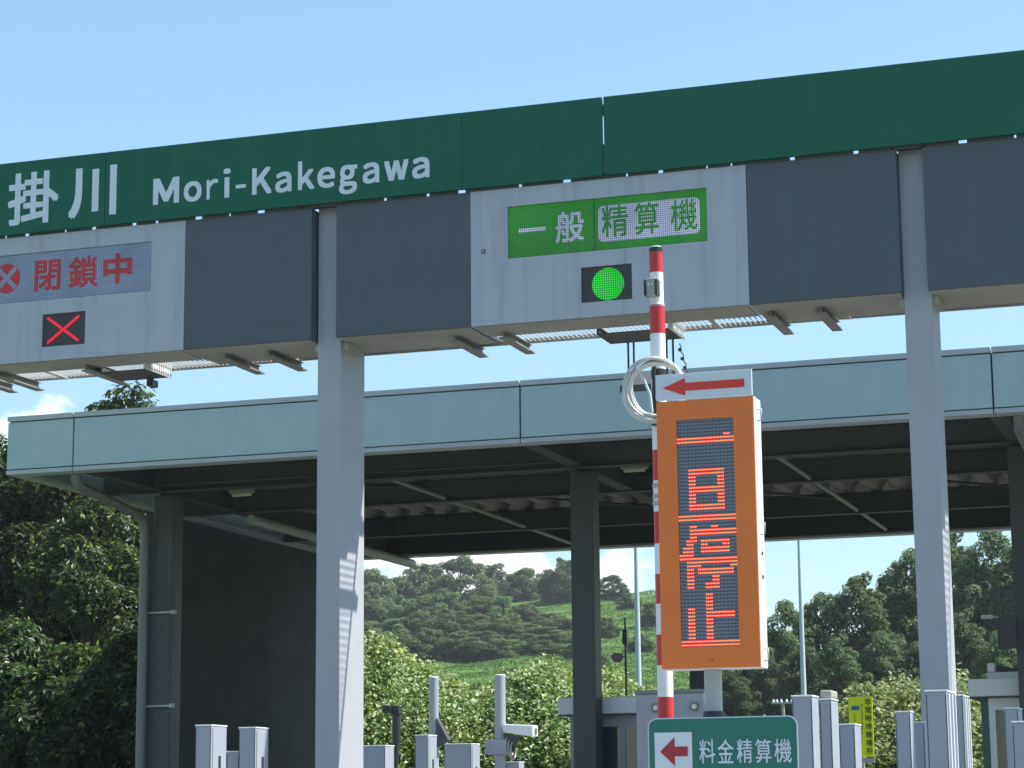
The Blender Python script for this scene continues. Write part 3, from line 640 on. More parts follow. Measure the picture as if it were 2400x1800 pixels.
# ------------------------------------------------------------------ island equipment
def pillar(pxl, pxc, pxr, ytop, Y, label, group, slot=True, depth=None, cap=False, h0=.2, cat='detector post'):
    """grey cabinet post: face between pxl and pxc, sunny side out to pxr, top edge at ytop"""
    a = at(pxl, ytop, Y); b_ = at(pxc, ytop, Y); zt = (a.z+b_.z)/2
    if depth is None:
        d = ray(pxr, ytop); depth = b_.x/d.x*d.y-Y
    depth = max(.06, min(.9, depth))
    t_ = thing('detector_post' if cat == 'detector post' else 'cabinet', label, cat, ((a.x+b_.x)/2, Y+depth/2, h0), group)
    m = MB(); m.box(a.x, b_.x, Y, Y+depth, h0, zt-.012); m.build('body', CAB, t_, bevel=.008)
    m = MB(); m.box(a.x-.004, b_.x+.004, Y-.004, Y+depth+.004, zt-.0115, zt); m.build('lid', CABL, t_, bevel=.003)
    if slot:
        yc = Y+depth*.55; m = MB(); m.box(b_.x, b_.x+.003, yc-.022, yc+.022, .5, zt-.26); m.build('sensor_slot', BLACK, t_)
        m = MB(); m.box(b_.x+.0001, b_.x+.006, Y+depth*.08, Y+depth*.16, .3, zt-.03); m.build('edge_strip', STEEL, t_)
    m = MB(); xl = a.x+(b_.x-a.x)*.62
    for k in range(2): m.cyl((xl, Y-.006, zt-.50-.1*k), (xl, Y, zt-.50-.1*k), .012, n=10)
    m.build('lock', STEEL, t_)
    m = MB(); m.box(a.x+.004, a.x+.010, Y-.0015, Y, h0+.05, zt-.03); m.box(b_.x-.010, b_.x-.004, Y-.0015, Y, h0+.05, zt-.03); m.build('door_seam', DSTEEL, t_)
    return t_, a, b_, zt, depth
G1 = 'grey detector posts beside the toll lanes'
pillar(458, 495.5, 532, 1698.5, 17.5, 'left one of two slotted grey posts standing before the dark wall', G1)
pillar(560, 599, 630, 1704, 18.4, 'right one of two slotted grey posts standing before the dark wall', G1)
pillar(531, 561, 566, 1760, 18.5, 'low grey box between the two slotted posts at the left', None, slot=False, depth=.3, cat='cabinet')
pillar(1855, 1903, 1918, 1629, 14.7, 'tall grey post just right of the green road sign, with bright sunny side', G1, slot=False)
t_, a, b_, zt, dp = pillar(1919, 1948, 1964, 1637, 15.5, 'grey post with a small silver box on its top', G1, slot=False)
m = MB(); m.box(a.x+.005, b_.x, 15.52, 15.75, zt+.004, zt+.058); m.build('top_box', STEEL, t_, bevel=.012)
pillar(1965, 2003, 2006, 1696, 16.3, 'lower grey cabinet partly hiding the yellow banner', None, slot=False, depth=.25, cat='cabinet')
pillar(2097, 2133, 2143, 1666.5, 18.5, 'narrow grey post left of the right gantry post', G1, slot=False)
pillar(2141, 2166, 2170, 1691, 19.0, 'low grey cabinet between a narrow post and the right gantry post', None, slot=False, depth=.3, cat='cabinet')
for pl_, pc_, pr_, yt, Y, lb in ((2168, 2218, 2238, 1617, 15.2, 'wide grey post in front of the right gantry post'), (2236, 2257, 2270, 1628, 16.2, 'slim grey post right beside the wide one in front of the gantry post')):
    t_, a, b_, zt, dp = pillar(pl_, pc_, pr_, yt, Y, lb, G1, slot=False)
    m = MB()
    for k in (.12, .48, .84): m.box(b_.x+.0005, b_.x+.012, Y+dp*k-.012, Y+dp*k+.012, .25, zt-.02)
    m.build('guide_rail', CABL, t_)
pillar(2352, 2386, 2391, 1658, 18.8, 'grey post before the right hand booth window', G1, slot=False, depth=.3)
pillar(2371, 2408, 2420, 1690, 16.6, 'low grey cabinet at the right edge in front of the booth', None, slot=False, depth=.3, cat='cabinet')
pillar(848, 903, 924, 1746.5, 21.5, 'low grey box just right of the left gantry post', None, slot=False, cat='cabinet')
pillar(972, 1003, 1024, 1722, 22.9, 'slotted grey post in front of a plain round pole', G1)
pillar(1040, 1105, 1125, 1742.5, 24.2, 'wide grey cabinet with a slotted sunny side between two round poles', None, cat='cabinet')
# black slim device pole
q = at(929, 1660, 22.2); t_ = thing('device_pole', 'slim black pole with a tilted black head in front of the creepers', 'pole', (q.x, 22.2, .2))
m = MB(); m.tube([(q.x-.01, 22.2, .2), (q.x-.008, 22.2, q.z-.55), (q.x, 22.2, q.z-.30), (q.x, 22.2, q.z-.02)], [.022, .026, .045, .045], 12); m.build('pole', BLACK, t_)
m = MB(); m.box(q.x-.03, q.x+.05, 22.14, 22.26, q.z-.07, q.z+.025); m.box(q.x-.125, q.x-.0305, 22.10, 22.22, q.z-.05, q.z+.03); m.build('head', BLACK, t_, bevel=.01)
# round grey poles
def round_pole(pxa, pxb, ytop, Y, label):
    a = at(pxa, ytop, Y); b_ = at(pxb, ytop, Y); r_ = (b_.x-a.x)/2*.97; x = (a.x+b_.x)/2
    t_ = thing('bar_pole', label, 'pole', (x, Y, .2), 'round grey poles on the toll island')
    m = MB(); m.cyl((x, Y, .2), (x, Y, a.z-.012), r_, n=24); m.build('shaft', paint('pole_slate', (.30, .33, .38), .4, .05, .1), t_)
    m = MB(); m.cyl((x, Y, a.z-.0115), (x, Y, a.z), r_*1.04, r_*.9, n=24); m.build('pole_cap', CABL, t_)
    return t_, x, r_
t_, x, r_ = round_pole(1005.7, 1027.5, 1586, 23.6, 'round grey pole rising behind a slotted post')
z = at(1030, 1730, 23.6).z; m = MB(); m.add([(x+r_*.9, 23.55, z+.22), (x+r_*.9, 23.65, z+.22), (x+r_+.13, 23.55, z-.02), (x+r_+.13, 23.65, z-.02), (x+r_*.9, 23.55, z-.1), (x+r_*.9, 23.65, z-.1)], [(0, 1, 3, 2), (2, 3, 5, 4), (0, 2, 4), (1, 5, 3), (0, 4, 5, 1)]); m.build('gusset', DSTEEL, t_)
t_, x, r_ = round_pole(1159, 1184, 1581, 25.0, 'round grey pole carrying a white camera housing')
z = at(1170, 1752, 25.0).z
m = MB(); m.box(x-r_-.09, x+r_+.04, 24.9, 25.1, z-.08, z+.09); m.cyl((x-.09, 24.885, z+.01), (x-.09, 24.9, z+.01), .02, n=12); m.build('clamp_block', paint('pole_slate', (.30, .33, .38)), t_, bevel=.02)
m = MB()
for k in range(3): m.tube([(x+r_+.03+.03*k, 25.0+.09*math.cos(a), z+.02-.03*k+.10*math.sin(a)) for a in [2*math.pi*i/20 for i in range(20)]], .012, 8, closed=True)
m.build('cable_loop', STEEL, t_)
z = at(1220, 1712, 25.0).z
ch = thing('camera_housing', 'white box camera housing held out from a round grey pole', 'camera', (x+.3, 25, z))
m = MB(); vs = [(x+r_, 24.9, z-.02), (x+r_, 25.1, z-.02), (x+r_, 24.9, z+.075), (x+r_, 25.1, z+.075), (x+.43, 24.9, z-.075), (x+.43, 25.1, z-.075), (x+.43, 24.9, z+.055), (x+.43, 25.1, z+.055)]
m.add(vs, [(0, 1, 3, 2), (4, 6, 7, 5), (0, 2, 6, 4), (1, 5, 7, 3), (2, 3, 7, 6), (0, 4, 5, 1)]); m.build('shell', WPAINT, ch, bevel=.012)
m = MB(); m.cyl((x+.431, 25, z-.01), (x+.44, 25, z-.01), .04); m.build('window', GLASS, ch)
m = MB(); m.prism_y([(x+r_, z-.25), (x+.16, z-.24), (x+.25, z-.06), (x+r_, z-.03)], 24.97, 25.03); m.build('arm', DSTEEL, ch)
pillar(1186, 1216, 1222, 1785, 25.2, 'small grey box at the foot of the camera pole', None, slot=False, depth=.2, cat='cabinet')

# ------------------------------------------------------------------ booths
def booth(x0, x1, y0, y1, zr, label, green):
    t_ = thing('toll_booth', label, 'booth', ((x0+x1)/2, (y0+y1)/2, .2)); fr = CAB if not green else WPAINT
    m = MB(); m.box(x0-.14, x1+.14, y0-.14, y1+.14, zr-.24, zr); m.build('roof', CABL, t_, bevel=.015)
    m = MB(); m.box(x0-.15, x1+.15, y0-.15, y1+.15, zr-.255, zr-.242); m.build('roof_edge', DSTEEL, t_)
    z1 = zr-.256
    for xa, xb, ya, yb in ((x0, x0+.10, y0, y0+.10), (x1-.10, x1, y0, y0+.10), (x0, x0+.10, y1-.10, y1), (x1-.10, x1, y1-.10, y1)):
        m = MB(); m.box(xa, xb, ya, yb, .2, z1); m.build('corner_post', BGREEN if green else CAB, t_)
    m = MB(); m.box(x0+.02, x1-.02, y0+.02, y1-.02, .2, 1.15); m.build('lower_wall', BGREEN if green else CAB, t_)
    m = MB(); m.box(x0+.101, x1-.101, y0+.01, y0+.06, z1-.16, z1-.001); m.box(x0+.101, x0+.19, y0+.01, y0+.06, 1.151, z1-.161); m.box((x0+x1)/2-.04, (x0+x1)/2+.04, y0+.01, y0+.06, 1.151, z1-.161); m.box(x1-.19, x1-.101, y0+.01, y0+.06, 1.151, z1-.161)
    m.box(x1-.06, x1-.01, y0+.101, y1-.101, z1-.16, z1-.001); m.box(x1-.06, x1-.01, (y0+y1)/2-.04, (y0+y1)/2+.04, 1.151, z1-.161); w_ = m.build('window_frame', fr, t_)
    m = MB(); m.box(x0+.19, (x0+x1)/2-.04, y0+.03, y0+.038, 1.15, z1-.161); m.box((x0+x1)/2+.04, x1-.19, y0+.03, y0+.038, 1.15, z1-.161); m.box(x1-.040, x1-.032, y0+.101, y1-.101, 1.15, z1-.161); m.box(x0+.03, x0+.04, y0+.1, y1-.1, 1.15, z1); m.box(x0+.1, x1-.1, y1-.05, y1-.04, 1.15, z1); m.build('pane', GLASS, w_)
    return t_
q0, q1 = at(1336, 1650, 31.2), at(1500, 1650, 31.2)
booth(q0.x, q1.x+.5, 31.2, 33.4, at(1400, 1634, 31.1).z, 'grey glazed toll booth behind the central canopy column', False)
q0 = at(2296, 1600, 31.2)
t_ = booth(q0.x, q0.x+1.5, 31.2, 33.6, at(2340, 1590, 31.1).z, 'toll booth with dark green corners and white frames at the right edge', True)
z = at(2340, 1590, 31.1).z
m = MB(); m.box(q0.x+.1, q0.x+1.4, 31.35, 33.4, z+.001, z+.10); m.box(q0.x+.1, q0.x+.19, 31.3, 31.5, z+.101, z+.22); m.build('roof_unit', CABL, t_, bevel=.01)
m = MB(); m.prism_y([(q0.x+.2, z+.101), (q0.x+.62, z+.101), (q0.x+.22, z+.21)], 31.5, 31.9); m.build('roof_cowl', DSTEEL, t_)
# ticket machine cabinet beside the centre booth
Y = 29.2; a = at(1490, 1622, Y); b_ = at(1655, 1617, Y); d = ray(1681, 1620); dep = b_.x/d.x*d.y-Y
tm = thing('payment_machine', 'big grey cabinet with two round lamps behind the striped pole', 'machine', ((a.x+b_.x)/2, Y+.3, .2))
m = MB(); m.box(a.x, b_.x, Y, Y+dep, .2, a.z-.03); m.build('body', paint('machine_grey', (.34, .35, .40), .5, .05, .12), tm, bevel=.01)
m = MB(); m.box(b_.x+.0005, b_.x+.012, Y+.03, Y+dep-.03, .4, a.z-.06); m.build('lit_side', WPAINT, tm)  # white sheet paints the sunlit look of the machine's right side
m = MB(); m.box(a.x-.02, b_.x+.02, Y-.02, Y+dep+.02, a.z-.0295, a.z+.02); m.build('lid', paint('lid_grey', (.2, .21, .23)), tm, bevel=.008)
for px, py in ((1538, 1659), (1628, 1656)):
    p = at(px, py, Y); m = MB(); m.cyl((p.x, Y-.03, p.z), (p.x, Y, p.z), .062, n=20, m=0); m.cyl((p.x, Y-.05, p.z), (p.x, Y-.03, p.z), .03, .038, n=20, m=1); m.build('lamp', [paint('lamp_rim', (.18, .18, .18)), LENS], tm)
m = MB(); m.box(b_.x-.035, b_.x+.002, Y-.012, Y-.0005, a.z-.16, a.z-.03); m.build('hinge', CABL, tm)
m = MB(); m.box(b_.x-.02, b_.x-.008, Y-.0025, Y, .4, a.z-.17); m.build('door_seam', DSTEEL, tm)

# signal box hung from the right canopy column
t_ = thing('signal_box', 'dark box and bracket hung beside the right canopy column', 'signal', tuple(at(2362, 1480, 30.3)))
a, b_ = at(2338, 1450, 30.3), at(2384, 1518, 30.3)
m = MB(); m.prism_y([(a.x, b_.z), (b_.x, b_.z), (b_.x, a.z+.03), (a.x+.12, a.z+.03), (a.x, a.z-.06)], 30.2, 30.45); m.build('box', BLACK, t_)
m = MB(); c_ = at(2336, 1382, 30.3); m.box(c_.x, c_.x+.05, 30.28, 30.33, a.z-.02, c_.z); m.box(c_.x+.0501, b_.x+.05, 30.28, 30.33, c_.z-.05, c_.z); m.build('bracket', DSTEEL, t_)
p = at(2312, 1446, 30.3); m = MB(); m.box(p.x-.06, p.x+.09, 30.2, 30.3, p.z-.03, p.z+.02); m.box(p.x+.0901, a.x+.02, 30.24, 30.27, p.z-.02, p.z); m.build('side_lamp', STEEL, t_)

# tall slender poles beyond
for pa, pb, ya, xa, xb, yb, Y, lb in ((1482.5, 1492, 1283, 1490, 1504, 1620, 62, 'slim pale lamp pole beyond the canopy left of the orange sign'), (1866.5, 1873.5, 1265, 1877.5, 1890.5, 1628, 62, 'slim pale lamp pole beyond the canopy right of the orange sign')):
    p0, p1 = at((pa+pb)/2, ya, Y), at((xa+xb)/2, yb, Y); rt = (at(pb, ya, Y).x-at(pa, ya, Y).x)/2; rb = (at(xb, yb, Y).x-at(xa, yb, Y).x)/2
    t_ = thing('lamp_pole', lb, 'lamp pole', (p1.x, Y, 0), 'slim pale poles beyond the canopy')
    k = (rb-rt)/(p0.z-p1.z); rr = rb+k*p1.z
    m = MB(); m.cyl((p1.x, Y, 0), (p1.x, Y, p0.z+1.6), rr, max(.03, rr-k*(p0.z+1.6)), n=16); m.build('shaft', paint('lamp_pole_paint', (.42, .50, .52), .4, .05), t_)
    m = MB(); zt = p0.z+1.6; m.tube([(p1.x, Y, zt), (p1.x+.05, Y, zt+.5), (p1.x+.5, Y, zt+.8), (p1.x+1.2, Y, zt+.85)], .04, 10); m.build('arm', paint('lamp_pole_paint', (.42, .5, .52)), t_)
    m = MB(); m.box(p1.x+1.1, p1.x+1.75, Y-.15, Y+.15, zt+.8, zt+.93); m.build('lamp_head', CABL, t_, bevel=.03)
Y = 44; p = at(1466, 1447, Y); p2 = at(1468, 1620, Y)
t_ = thing('mirror_pole', 'thin dark pole with a small dim plate in front of the hillside', 'pole', (p2.x, Y, 0))
m = MB(); m.cyl((p2.x, Y, 0), (p2.x, Y, p.z), .035, .022, n=12); m.box(p2.x-.05, p2.x+.045, Y-.05, Y+.05, p.z-.55, p.z-.25); m.build('pole', BLACK, t_)
q = at(1448, 1541, Y); m = MB(); m.prism_y([(q.x-.14, q.z+.03), (q.x-.10, q.z-.07), (q.x+.03, q.z-.11), (q.x+.12, q.z-.02), (q.x+.11, q.z+.08), (q.x-.07, q.z+.10)], Y-.02, Y+.02); m.box(q.x+.1, p2.x, Y-.015, Y+.015, q.z+.0, q.z+.03); m.build('plate', paint('dim_plate', (.11, .10, .11)), t_)
Y = 70; p = at(1835, 1650, Y)
t_ = thing('utility_pole', 'small crossarm with white insulators above the green road sign', 'utility pole', (p.x, Y, 0))
m = MB(); m.cyl((p.x, Y, 0), (p.x, Y, p.z+.05), .07, .05, n=12); m.build('pole', paint('pole_concrete', (.3, .3, .29)), t_)
m = MB(); m.box(p.x-.36, p.x+.34, Y-.06, Y-.055+.04, p.z, p.z+.06); m.build('crossarm', STEEL, t_)
for k in (-.3, -.19, -.05, .12, .28):
    m = MB(); m.cyl((p.x+k, Y, p.z+.06), (p.x+k, Y, p.z+.15), .045, .025, n=10); m.build('insulator', WPAINT, t_)

# yellow waiting place banner
Y = 44.0; bx0, bx1 = at(1990.5, 1700, Y).x, at(2046, 1700, Y).x; bz1, bz0 = at(2015, 1633, Y).z, at(2030, 1774, Y).z
t_ = thing('banner_sign', 'bright yellow green upright sign with dark Japanese lettering', 'sign', ((bx0+bx1)/2, Y, 0))
m = MB(); m.box(bx0, bx1, Y, Y+.02, bz0, bz1); m.build('panel', YELLOW, t_)
m = MB(); w_ = (bx1-bx0); hh = (bz1-bz0)/7.35
for k, chx in enumerate('非常時待機場所'):
    z = bz1-hh*(k+.24); put_glyph(m, chx, bx0+w_*.69, bx0+w_*.95, z-hh*.82, z, Y-.006, .02, .004)
m.build('lettering', INK, t_)
m = MB(); z = bz1-hh*.9
rng = random.Random(2)
for k in range(13): 
    m.box(bx0+w_*.53, bx0+w_*(.56+.04*rng.random()), Y-.004, Y-.001, z-hh*.17, z); z -= hh*.29
for k in range(7): m.box(bx0+w_*.2, bx0+w_*(.24+.04*rng.random()), Y-.004, Y-.001, bz1-hh*(2.1+.3*k), bz1-hh*(1.98+.3*k))
m.build('small_print', paint('small_print', (.16, .24, .02)), t_)
m = MB(); m.box(bx0+w_*.12, bx0+w_*.46, Y-.004, Y-.001, bz1-hh*1.62, bz1-hh*1.12); m.build('blue_emblem', BLUE, t_)
m = MB(); m.box(bx0+w_*.5, bx1+.01, Y-.01, Y+.02, bz0-.115, bz0-.02); m.build('foot_plate', paint('foot_plate', (.4, .4, .46)), t_)
m = MB(); m.cyl(((bx0+bx1)/2, Y+.06, 0), ((bx0+bx1)/2, Y+.06, bz1-.05), .035, n=12); m.box((bx0+bx1)/2-.1, (bx0+bx1)/2+.1, Y+.0205, Y+.03, bz0+.1, bz1-.1); m.build('post', STEEL, t_)

# ------------------------------------------------------------------ vegetation
LF_DARK = leafmat('leaf_broad', (.032, .062, .025), (.112, .172, .062), .38, rough=.6, patch=.12, old=(.85, .92, .62))
LF_NEAR = leafmat('leaf_near', (.010, .022, .008), (.052, .092, .022), .46, (.22, .30, .06), .09, rough=.4)  # palest tint paints sunlit highlights into some of the leaves
LF_HILL = leafmat('leaf_hill', (.044, .082, .030), (.150, .220, .080), .38, rough=.7, patch=.06, old=(.82, .86, .62))
LF_VINE = leafmat('leaf_vine', (.048, .115, .018), (.20, .30, .075), .45, (.50, .57, .34), .20, rough=.42, patch=.55)
LF_VINE2 = leafmat('leaf_vine_olive', (.07, .12, .025), (.24, .29, .10), .42, (.38, .42, .22), .10, rough=.45, patch=.5)
LF_GRASS = leafmat('blade_grass', (.040, .105, .022), (.120, .225, .052), .3, rough=.9)
def leaf(mb, c, nrm, size, rng, asp=1.7, fold=.18):
    """one kite shaped leaf with a folded midrib"""
    nrm = nrm.normalized(); a = nrm.orthogonal().normalized(); b = nrm.cross(a); th = rng.random()*6.283
    u = a*math.cos(th)+b*math.sin(th); v = nrm.cross(u); l = size*asp/2; w_ = size/2
    i = len(mb.v); f = nrm*size*fold
    mb.v += [tuple(c-u*l), tuple(c+v*w_+f-u*l*.15), tuple(c+u*l), tuple(c-v*w_+f-u*l*.15)]
    mb.f += [(i, i+1, i+2), (i, i+2, i+3)]; mb.mi += [0, 0]; mb.sm += [False, False]
def unit(rng):
    while True:
        p = Vector((rng.uniform(-1, 1), rng.uniform(-1, 1), rng.uniform(-1, 1)))
        if .05 < p.length < 1: return p.normalized()
def crown_mesh(seed, asp, lobes, lr, per, size, zlo, name):
    """crown one wide and asp high made of leaf clumps round limbs, in true proportion; returns crown and trunk"""
    rng = random.Random(seed); mb = MB(); tr = MB(); cs = []
    for k in range(lobes):
        for _ in range(60):
            t = rng.random()**.85; prof = (1-max(0, (t-.35)/.65)**2.2)**.55*(.62+.38*min(1, t/.3))
            rr = lr*rng.uniform(.7, 1.35)*(1.05-.35*t)
            R = max(0, .5*prof-rr*.75)*math.sqrt(rng.uniform(.15, 1)); th = rng.random()*6.283
            z = zlo*asp+t*(asp*(1-zlo)-rr*.8); c = Vector((R*math.cos(th), R*math.sin(th), z))
            if all((c-d).length > lr*.72 for d, _ in cs): break
        cs.append((c, rr))
    for c, rr in cs:
        flat = rng.uniform(.6, .9); tilt = Vector((rng.uniform(-.4, .4), rng.uniform(-.4, .4), 1)).normalized()
        for k in range(int(per*(rr/lr)**2)):
            d = unit(rng)
            if d.z < -.35 and rng.random() < .6: d.z = -d.z
            q = rr*(rng.random()**.30)*(1+.28*rng.random()*rng.random())
            p = c+Vector((d.x*q, d.y*q, d.z*q*flat)); p.z = min(p.z, asp*1.01)
            leaf(mb, p, d+tilt*.9+unit(rng)*.75, size*rng.uniform(.55, 1.3), rng, 2.0)
    tr.tube([(0, 0, -.02), (.01, 0, asp*.25), (-.015, .01, asp*.55), (0, 0, asp*.85)], [.026, .022, .015, .006], 8)
    for c, rr in cs[::2]:
        z0 = max(.1*asp, c.z-.25-.3*math.hypot(c.x, c.y)); tr.tube([(0, 0, z0), (c.x*.5, c.y*.5, z0+(c.z-z0)*.6), tuple(c)], [.009, .006, .002], 5)
    return mb, tr
def mesh_of(mb, name, mat):
    me = bpy.data.meshes.new(name); me.from_pydata(mb.v, [], mb.f); me.materials.append(mat); me.polygons.foreach_set('use_smooth', mb.sm); me.update(); return me
VAR = {}
def variant(key, seed, asp, lobes, lr, per, size, zlo, mat):
    c, t = crown_mesh(seed, asp, lobes, lr, per, size, zlo, key); VAR[key] = (mesh_of(c, 'crown', mat), mesh_of(t, 'trunk', BARK), asp)
variant('near1', 1, 1.6, 130, .115, 560, .0155, .0, LF_NEAR); variant('near2', 2, 1.6, 130, .11, 560, .0155, .0, LF_NEAR)
variant('shrub', 12, 1.1, 110, .115, 700, .0165, .0, LF_NEAR)
variant('wood1', 3, 2.0, 120, .125, 420, .020, .04, LF_DARK); variant('wood2', 4, 2.0, 120, .12, 420, .020, .05, LF_DARK); variant('wood3', 5, 2.0, 120, .13, 400, .020, .04, LF_DARK)
variant('bush1', 6, .85, 60, .125, 420, .022, .02, LF_HILL); variant('bush2', 7, .85, 60, .12, 420, .022, .02, LF_HILL); variant('bush3', 8, 1.3, 60, .125, 400, .022, .08, LF_HILL)
def tree(key, x, y, z, H, R, label, group=None, rz=0., name='tree'):
    t_ = thing(name, label, 'tree', (x, y, z), group)
    for k, nm in ((0, 'crown'), (1, 'trunk')):
        o = bpy.data.objects.new(nm, VAR[key][k]); C.objects.link(o); o.parent = t_; o.scale = (R*2, R*2, H/VAR[key][2]); o.rotation_euler = (0, 0, rz)
    return t_
def tree_px(key, px, ptop, hw, Y, label, group=None, rz=0., sink=.3):
    """hw is a minimum half width in photo pixels; the crown keeps the proportions of its kind"""
    p = at(px, ptop, Y); gz = hill(p.x, Y)-sink; H = p.z-gz; R = max(hw/FPX*Y, H/VAR[key][2]/2*.85)
    return tree(key, p.x, Y, gz, H, R, label, group, rz)
# left broadleaf trees behind the canopy
tree_px('near1', 25, 1015, 150, 50, 'broadleaf tree at the far left edge, cut by the frame', None, .3)
tree_px('near2', 150, 985, 150, 47, 'dense dark tree below the left end of the canopy', None, 1.7)
tree_px('near1', 305, 893, 120, 49, 'tall tree whose light green tip shows above the canopy', None, 3.9)
tree_px('near2', 390, 1030, 130, 52, 'dark tree right behind the left canopy column', None, 5.)
tree_px('near1', 215, 1150, 150, 44.5, 'lower tree in front of the dark trees at the left', None, 2.6)
tree_px('near2', -40, 1100, 140, 46, 'low dark tree at the lower left corner', None, 4.4)
for i, (px, pt, hw, lb) in enumerate(((40, 1440, 170, 'shrub with sunlit leaves at the lower left corner below the dark trees'), (185, 1500, 150, 'low dark shrub between the left corner and the downpipe'), (310, 1470, 130, 'dark shrub close to the left downpipe'))):
    tree_px('shrub', px, pt, hw*.8, 36.0-.5*i, lb, None, 1.1*i)
GBL = 'trees standing behind the left trees'
for i, (px, pt, hw, Y) in enumerate(((60, 1060, 170, 58), (200, 1040, 170, 60), (340, 1060, 170, 58), (480, 1120, 150, 60))):
    tree_px(('wood1', 'wood2', 'wood3')[i % 3], px, pt, hw, Y, 'dark tree half seen behind the leaves of the left trees', GBL, i*1.3)
# right hand wood
GR = 'dark trees of the wood at the right'
RW = [(1690, 1470, 62, 132, None), (1775, 1440, 52, 128, 'lowest dark tree on the skyline just right of the orange sign'), (1838, 1397, 50, 124, 'dark round tree behind the right lamp pole'),
      (1925, 1372, 60, 126, 'dark tree on the skyline between the lamp pole and the taller pair'), (2015, 1332, 55, 124, 'taller dark tree on the skyline left of the right gantry post'),
      (2075, 1342, 50, 130, None), (2137, 1266, 58, 128, 'loose topped tall tree emerging left of the right gantry post'), (2225, 1225, 56, 134, 'tall tree with sky gaps right of the right gantry post'), (2318, 1215, 70, 126, 'tallest dark tree at the right, reaching the canopy edge'), (2410, 1230, 70, 122, None),
      (1720, 1560, 70, 112, None), (1800, 1530, 66, 114, None), (1880, 1500, 70, 112, None), (1965, 1480, 66, 110, None), (2060, 1470, 76, 112, None), (2150, 1490, 70, 110, None), (2255, 1420, 60, 112, 'yellowish green tree right of the right gantry post'), (2335, 1470, 66, 108, None), (2420, 1500, 66, 108, None), (1640, 1600, 60, 112, None)]
for i, (px, pt, hw, Y, lb) in enumerate(RW):
    tree_px(('wood1', 'wood2', 'wood3')[i % 3], px, pt, hw*1.15, Y, lb or 'dark green tree inside the wood at the right', None if lb else GR, i*2.1)
# hill wood
GH = 'trees of the wood on the hillside'
HW = [(868, 1328, 46, 300, 'tree at the left end of the hill wood, just right of the left gantry post'), (985, 1312, 60, 310, 'broad crowned tree on the hill skyline below the rain pipe end'), (1078, 1296, 54, 305, 'tallest hilltop tree, touching the canopy edge'),
      (1165, 1316, 40, 320, 'rounded hilltop tree right of the tallest one'), (1232, 1326, 42, 320, 'rounded hilltop tree left of the lone dark one'), (1318, 1304, 44, 310, 'lone dark hilltop tree left of the centre column'), (1434, 1344, 40, 310, 'small round hilltop tree right of the centre column'), (1500, 1402, 32, 325, 'lowest bushy tree on the hill crest beside the striped pole')]
for i, (px, pt, hw, Y, lb) in enumerate(HW):
    tree_px(('bush1', 'bush2', 'bush3', 'bush2')[i % 4], px, pt, hw*(1.75 if i < 5 else 1.2), Y, lb, None, i*1.7, 2.5 if i < 5 else 1.)
rng = random.Random(11)
FR = [(885, 1400), (940, 1392), (1000, 1385), (1060, 1380), (1120, 1388), (1180, 1400), (1240, 1415), (1290, 1432), (870, 1450), (930, 1440), (990, 1430), (1050, 1425), (1110, 1430), (1170, 1440), (1230, 1455), (1290, 1470), (1325, 1490),
      (880, 1490), (945, 1480), (1010, 1470), (1075, 1472), (1140, 1478), (1205, 1490), (1265, 1500), (1310, 1508), (1530, 1440), (1550, 1470)]
for i, (px, pt) in enumerate(FR):
    Y = 262 if i < 8 else 238 if i < 17 else 221
    if px > 1500: Y = 290
    tree_px(('bush1', 'bush2')[i % 2], px+rng.uniform(-8, 8), pt+rng.uniform(-6, 6), 78*rng.uniform(.85, 1.25), Y, 'leafy tree in the dense wood on the hillside', GH, rng.random()*6, .8)
for i, (px, Y, h_) in enumerate(((1395, 200, 1.9), (1420, 250, 2.6), (1455, 170, 1.3), (1500, 225, 2.2), (1530, 260, 3.0), (1120, 178, 1.2), (1190, 190, 1.5), (1010, 172, 1.2), (1345, 215, 1.8), (1475, 290, 2.6))):
    q = at(px, 1500, Y); tree('bush2', q.x, Y, hill(q.x, Y)-.2, h_, h_*.75, 'low shrub growing on the open grass of the hillside', 'low shrubs on the grass slope', i*1.3, 'shrub')
# grass on the hillside
mb = MB(); rng = random.Random(21)
for k in range(90000):
    px = rng.uniform(850, 1640); Y = 90+262*rng.random()**.8
    p = at(px, 1500, Y); x, y = p.x, Y; z = hill(x, y); s_ = rng.uniform(.10, .24)
    leaf(mb, Vector((x, y, z+s_*.3)), Vector((rng.uniform(-1, 1), rng.uniform(-1, .2), rng.uniform(.2, 1))), s_, rng, 1.9)
stuff('hillside_grass', mb, LF_GRASS, 'rough green grass covering the open hillside', 'grass')
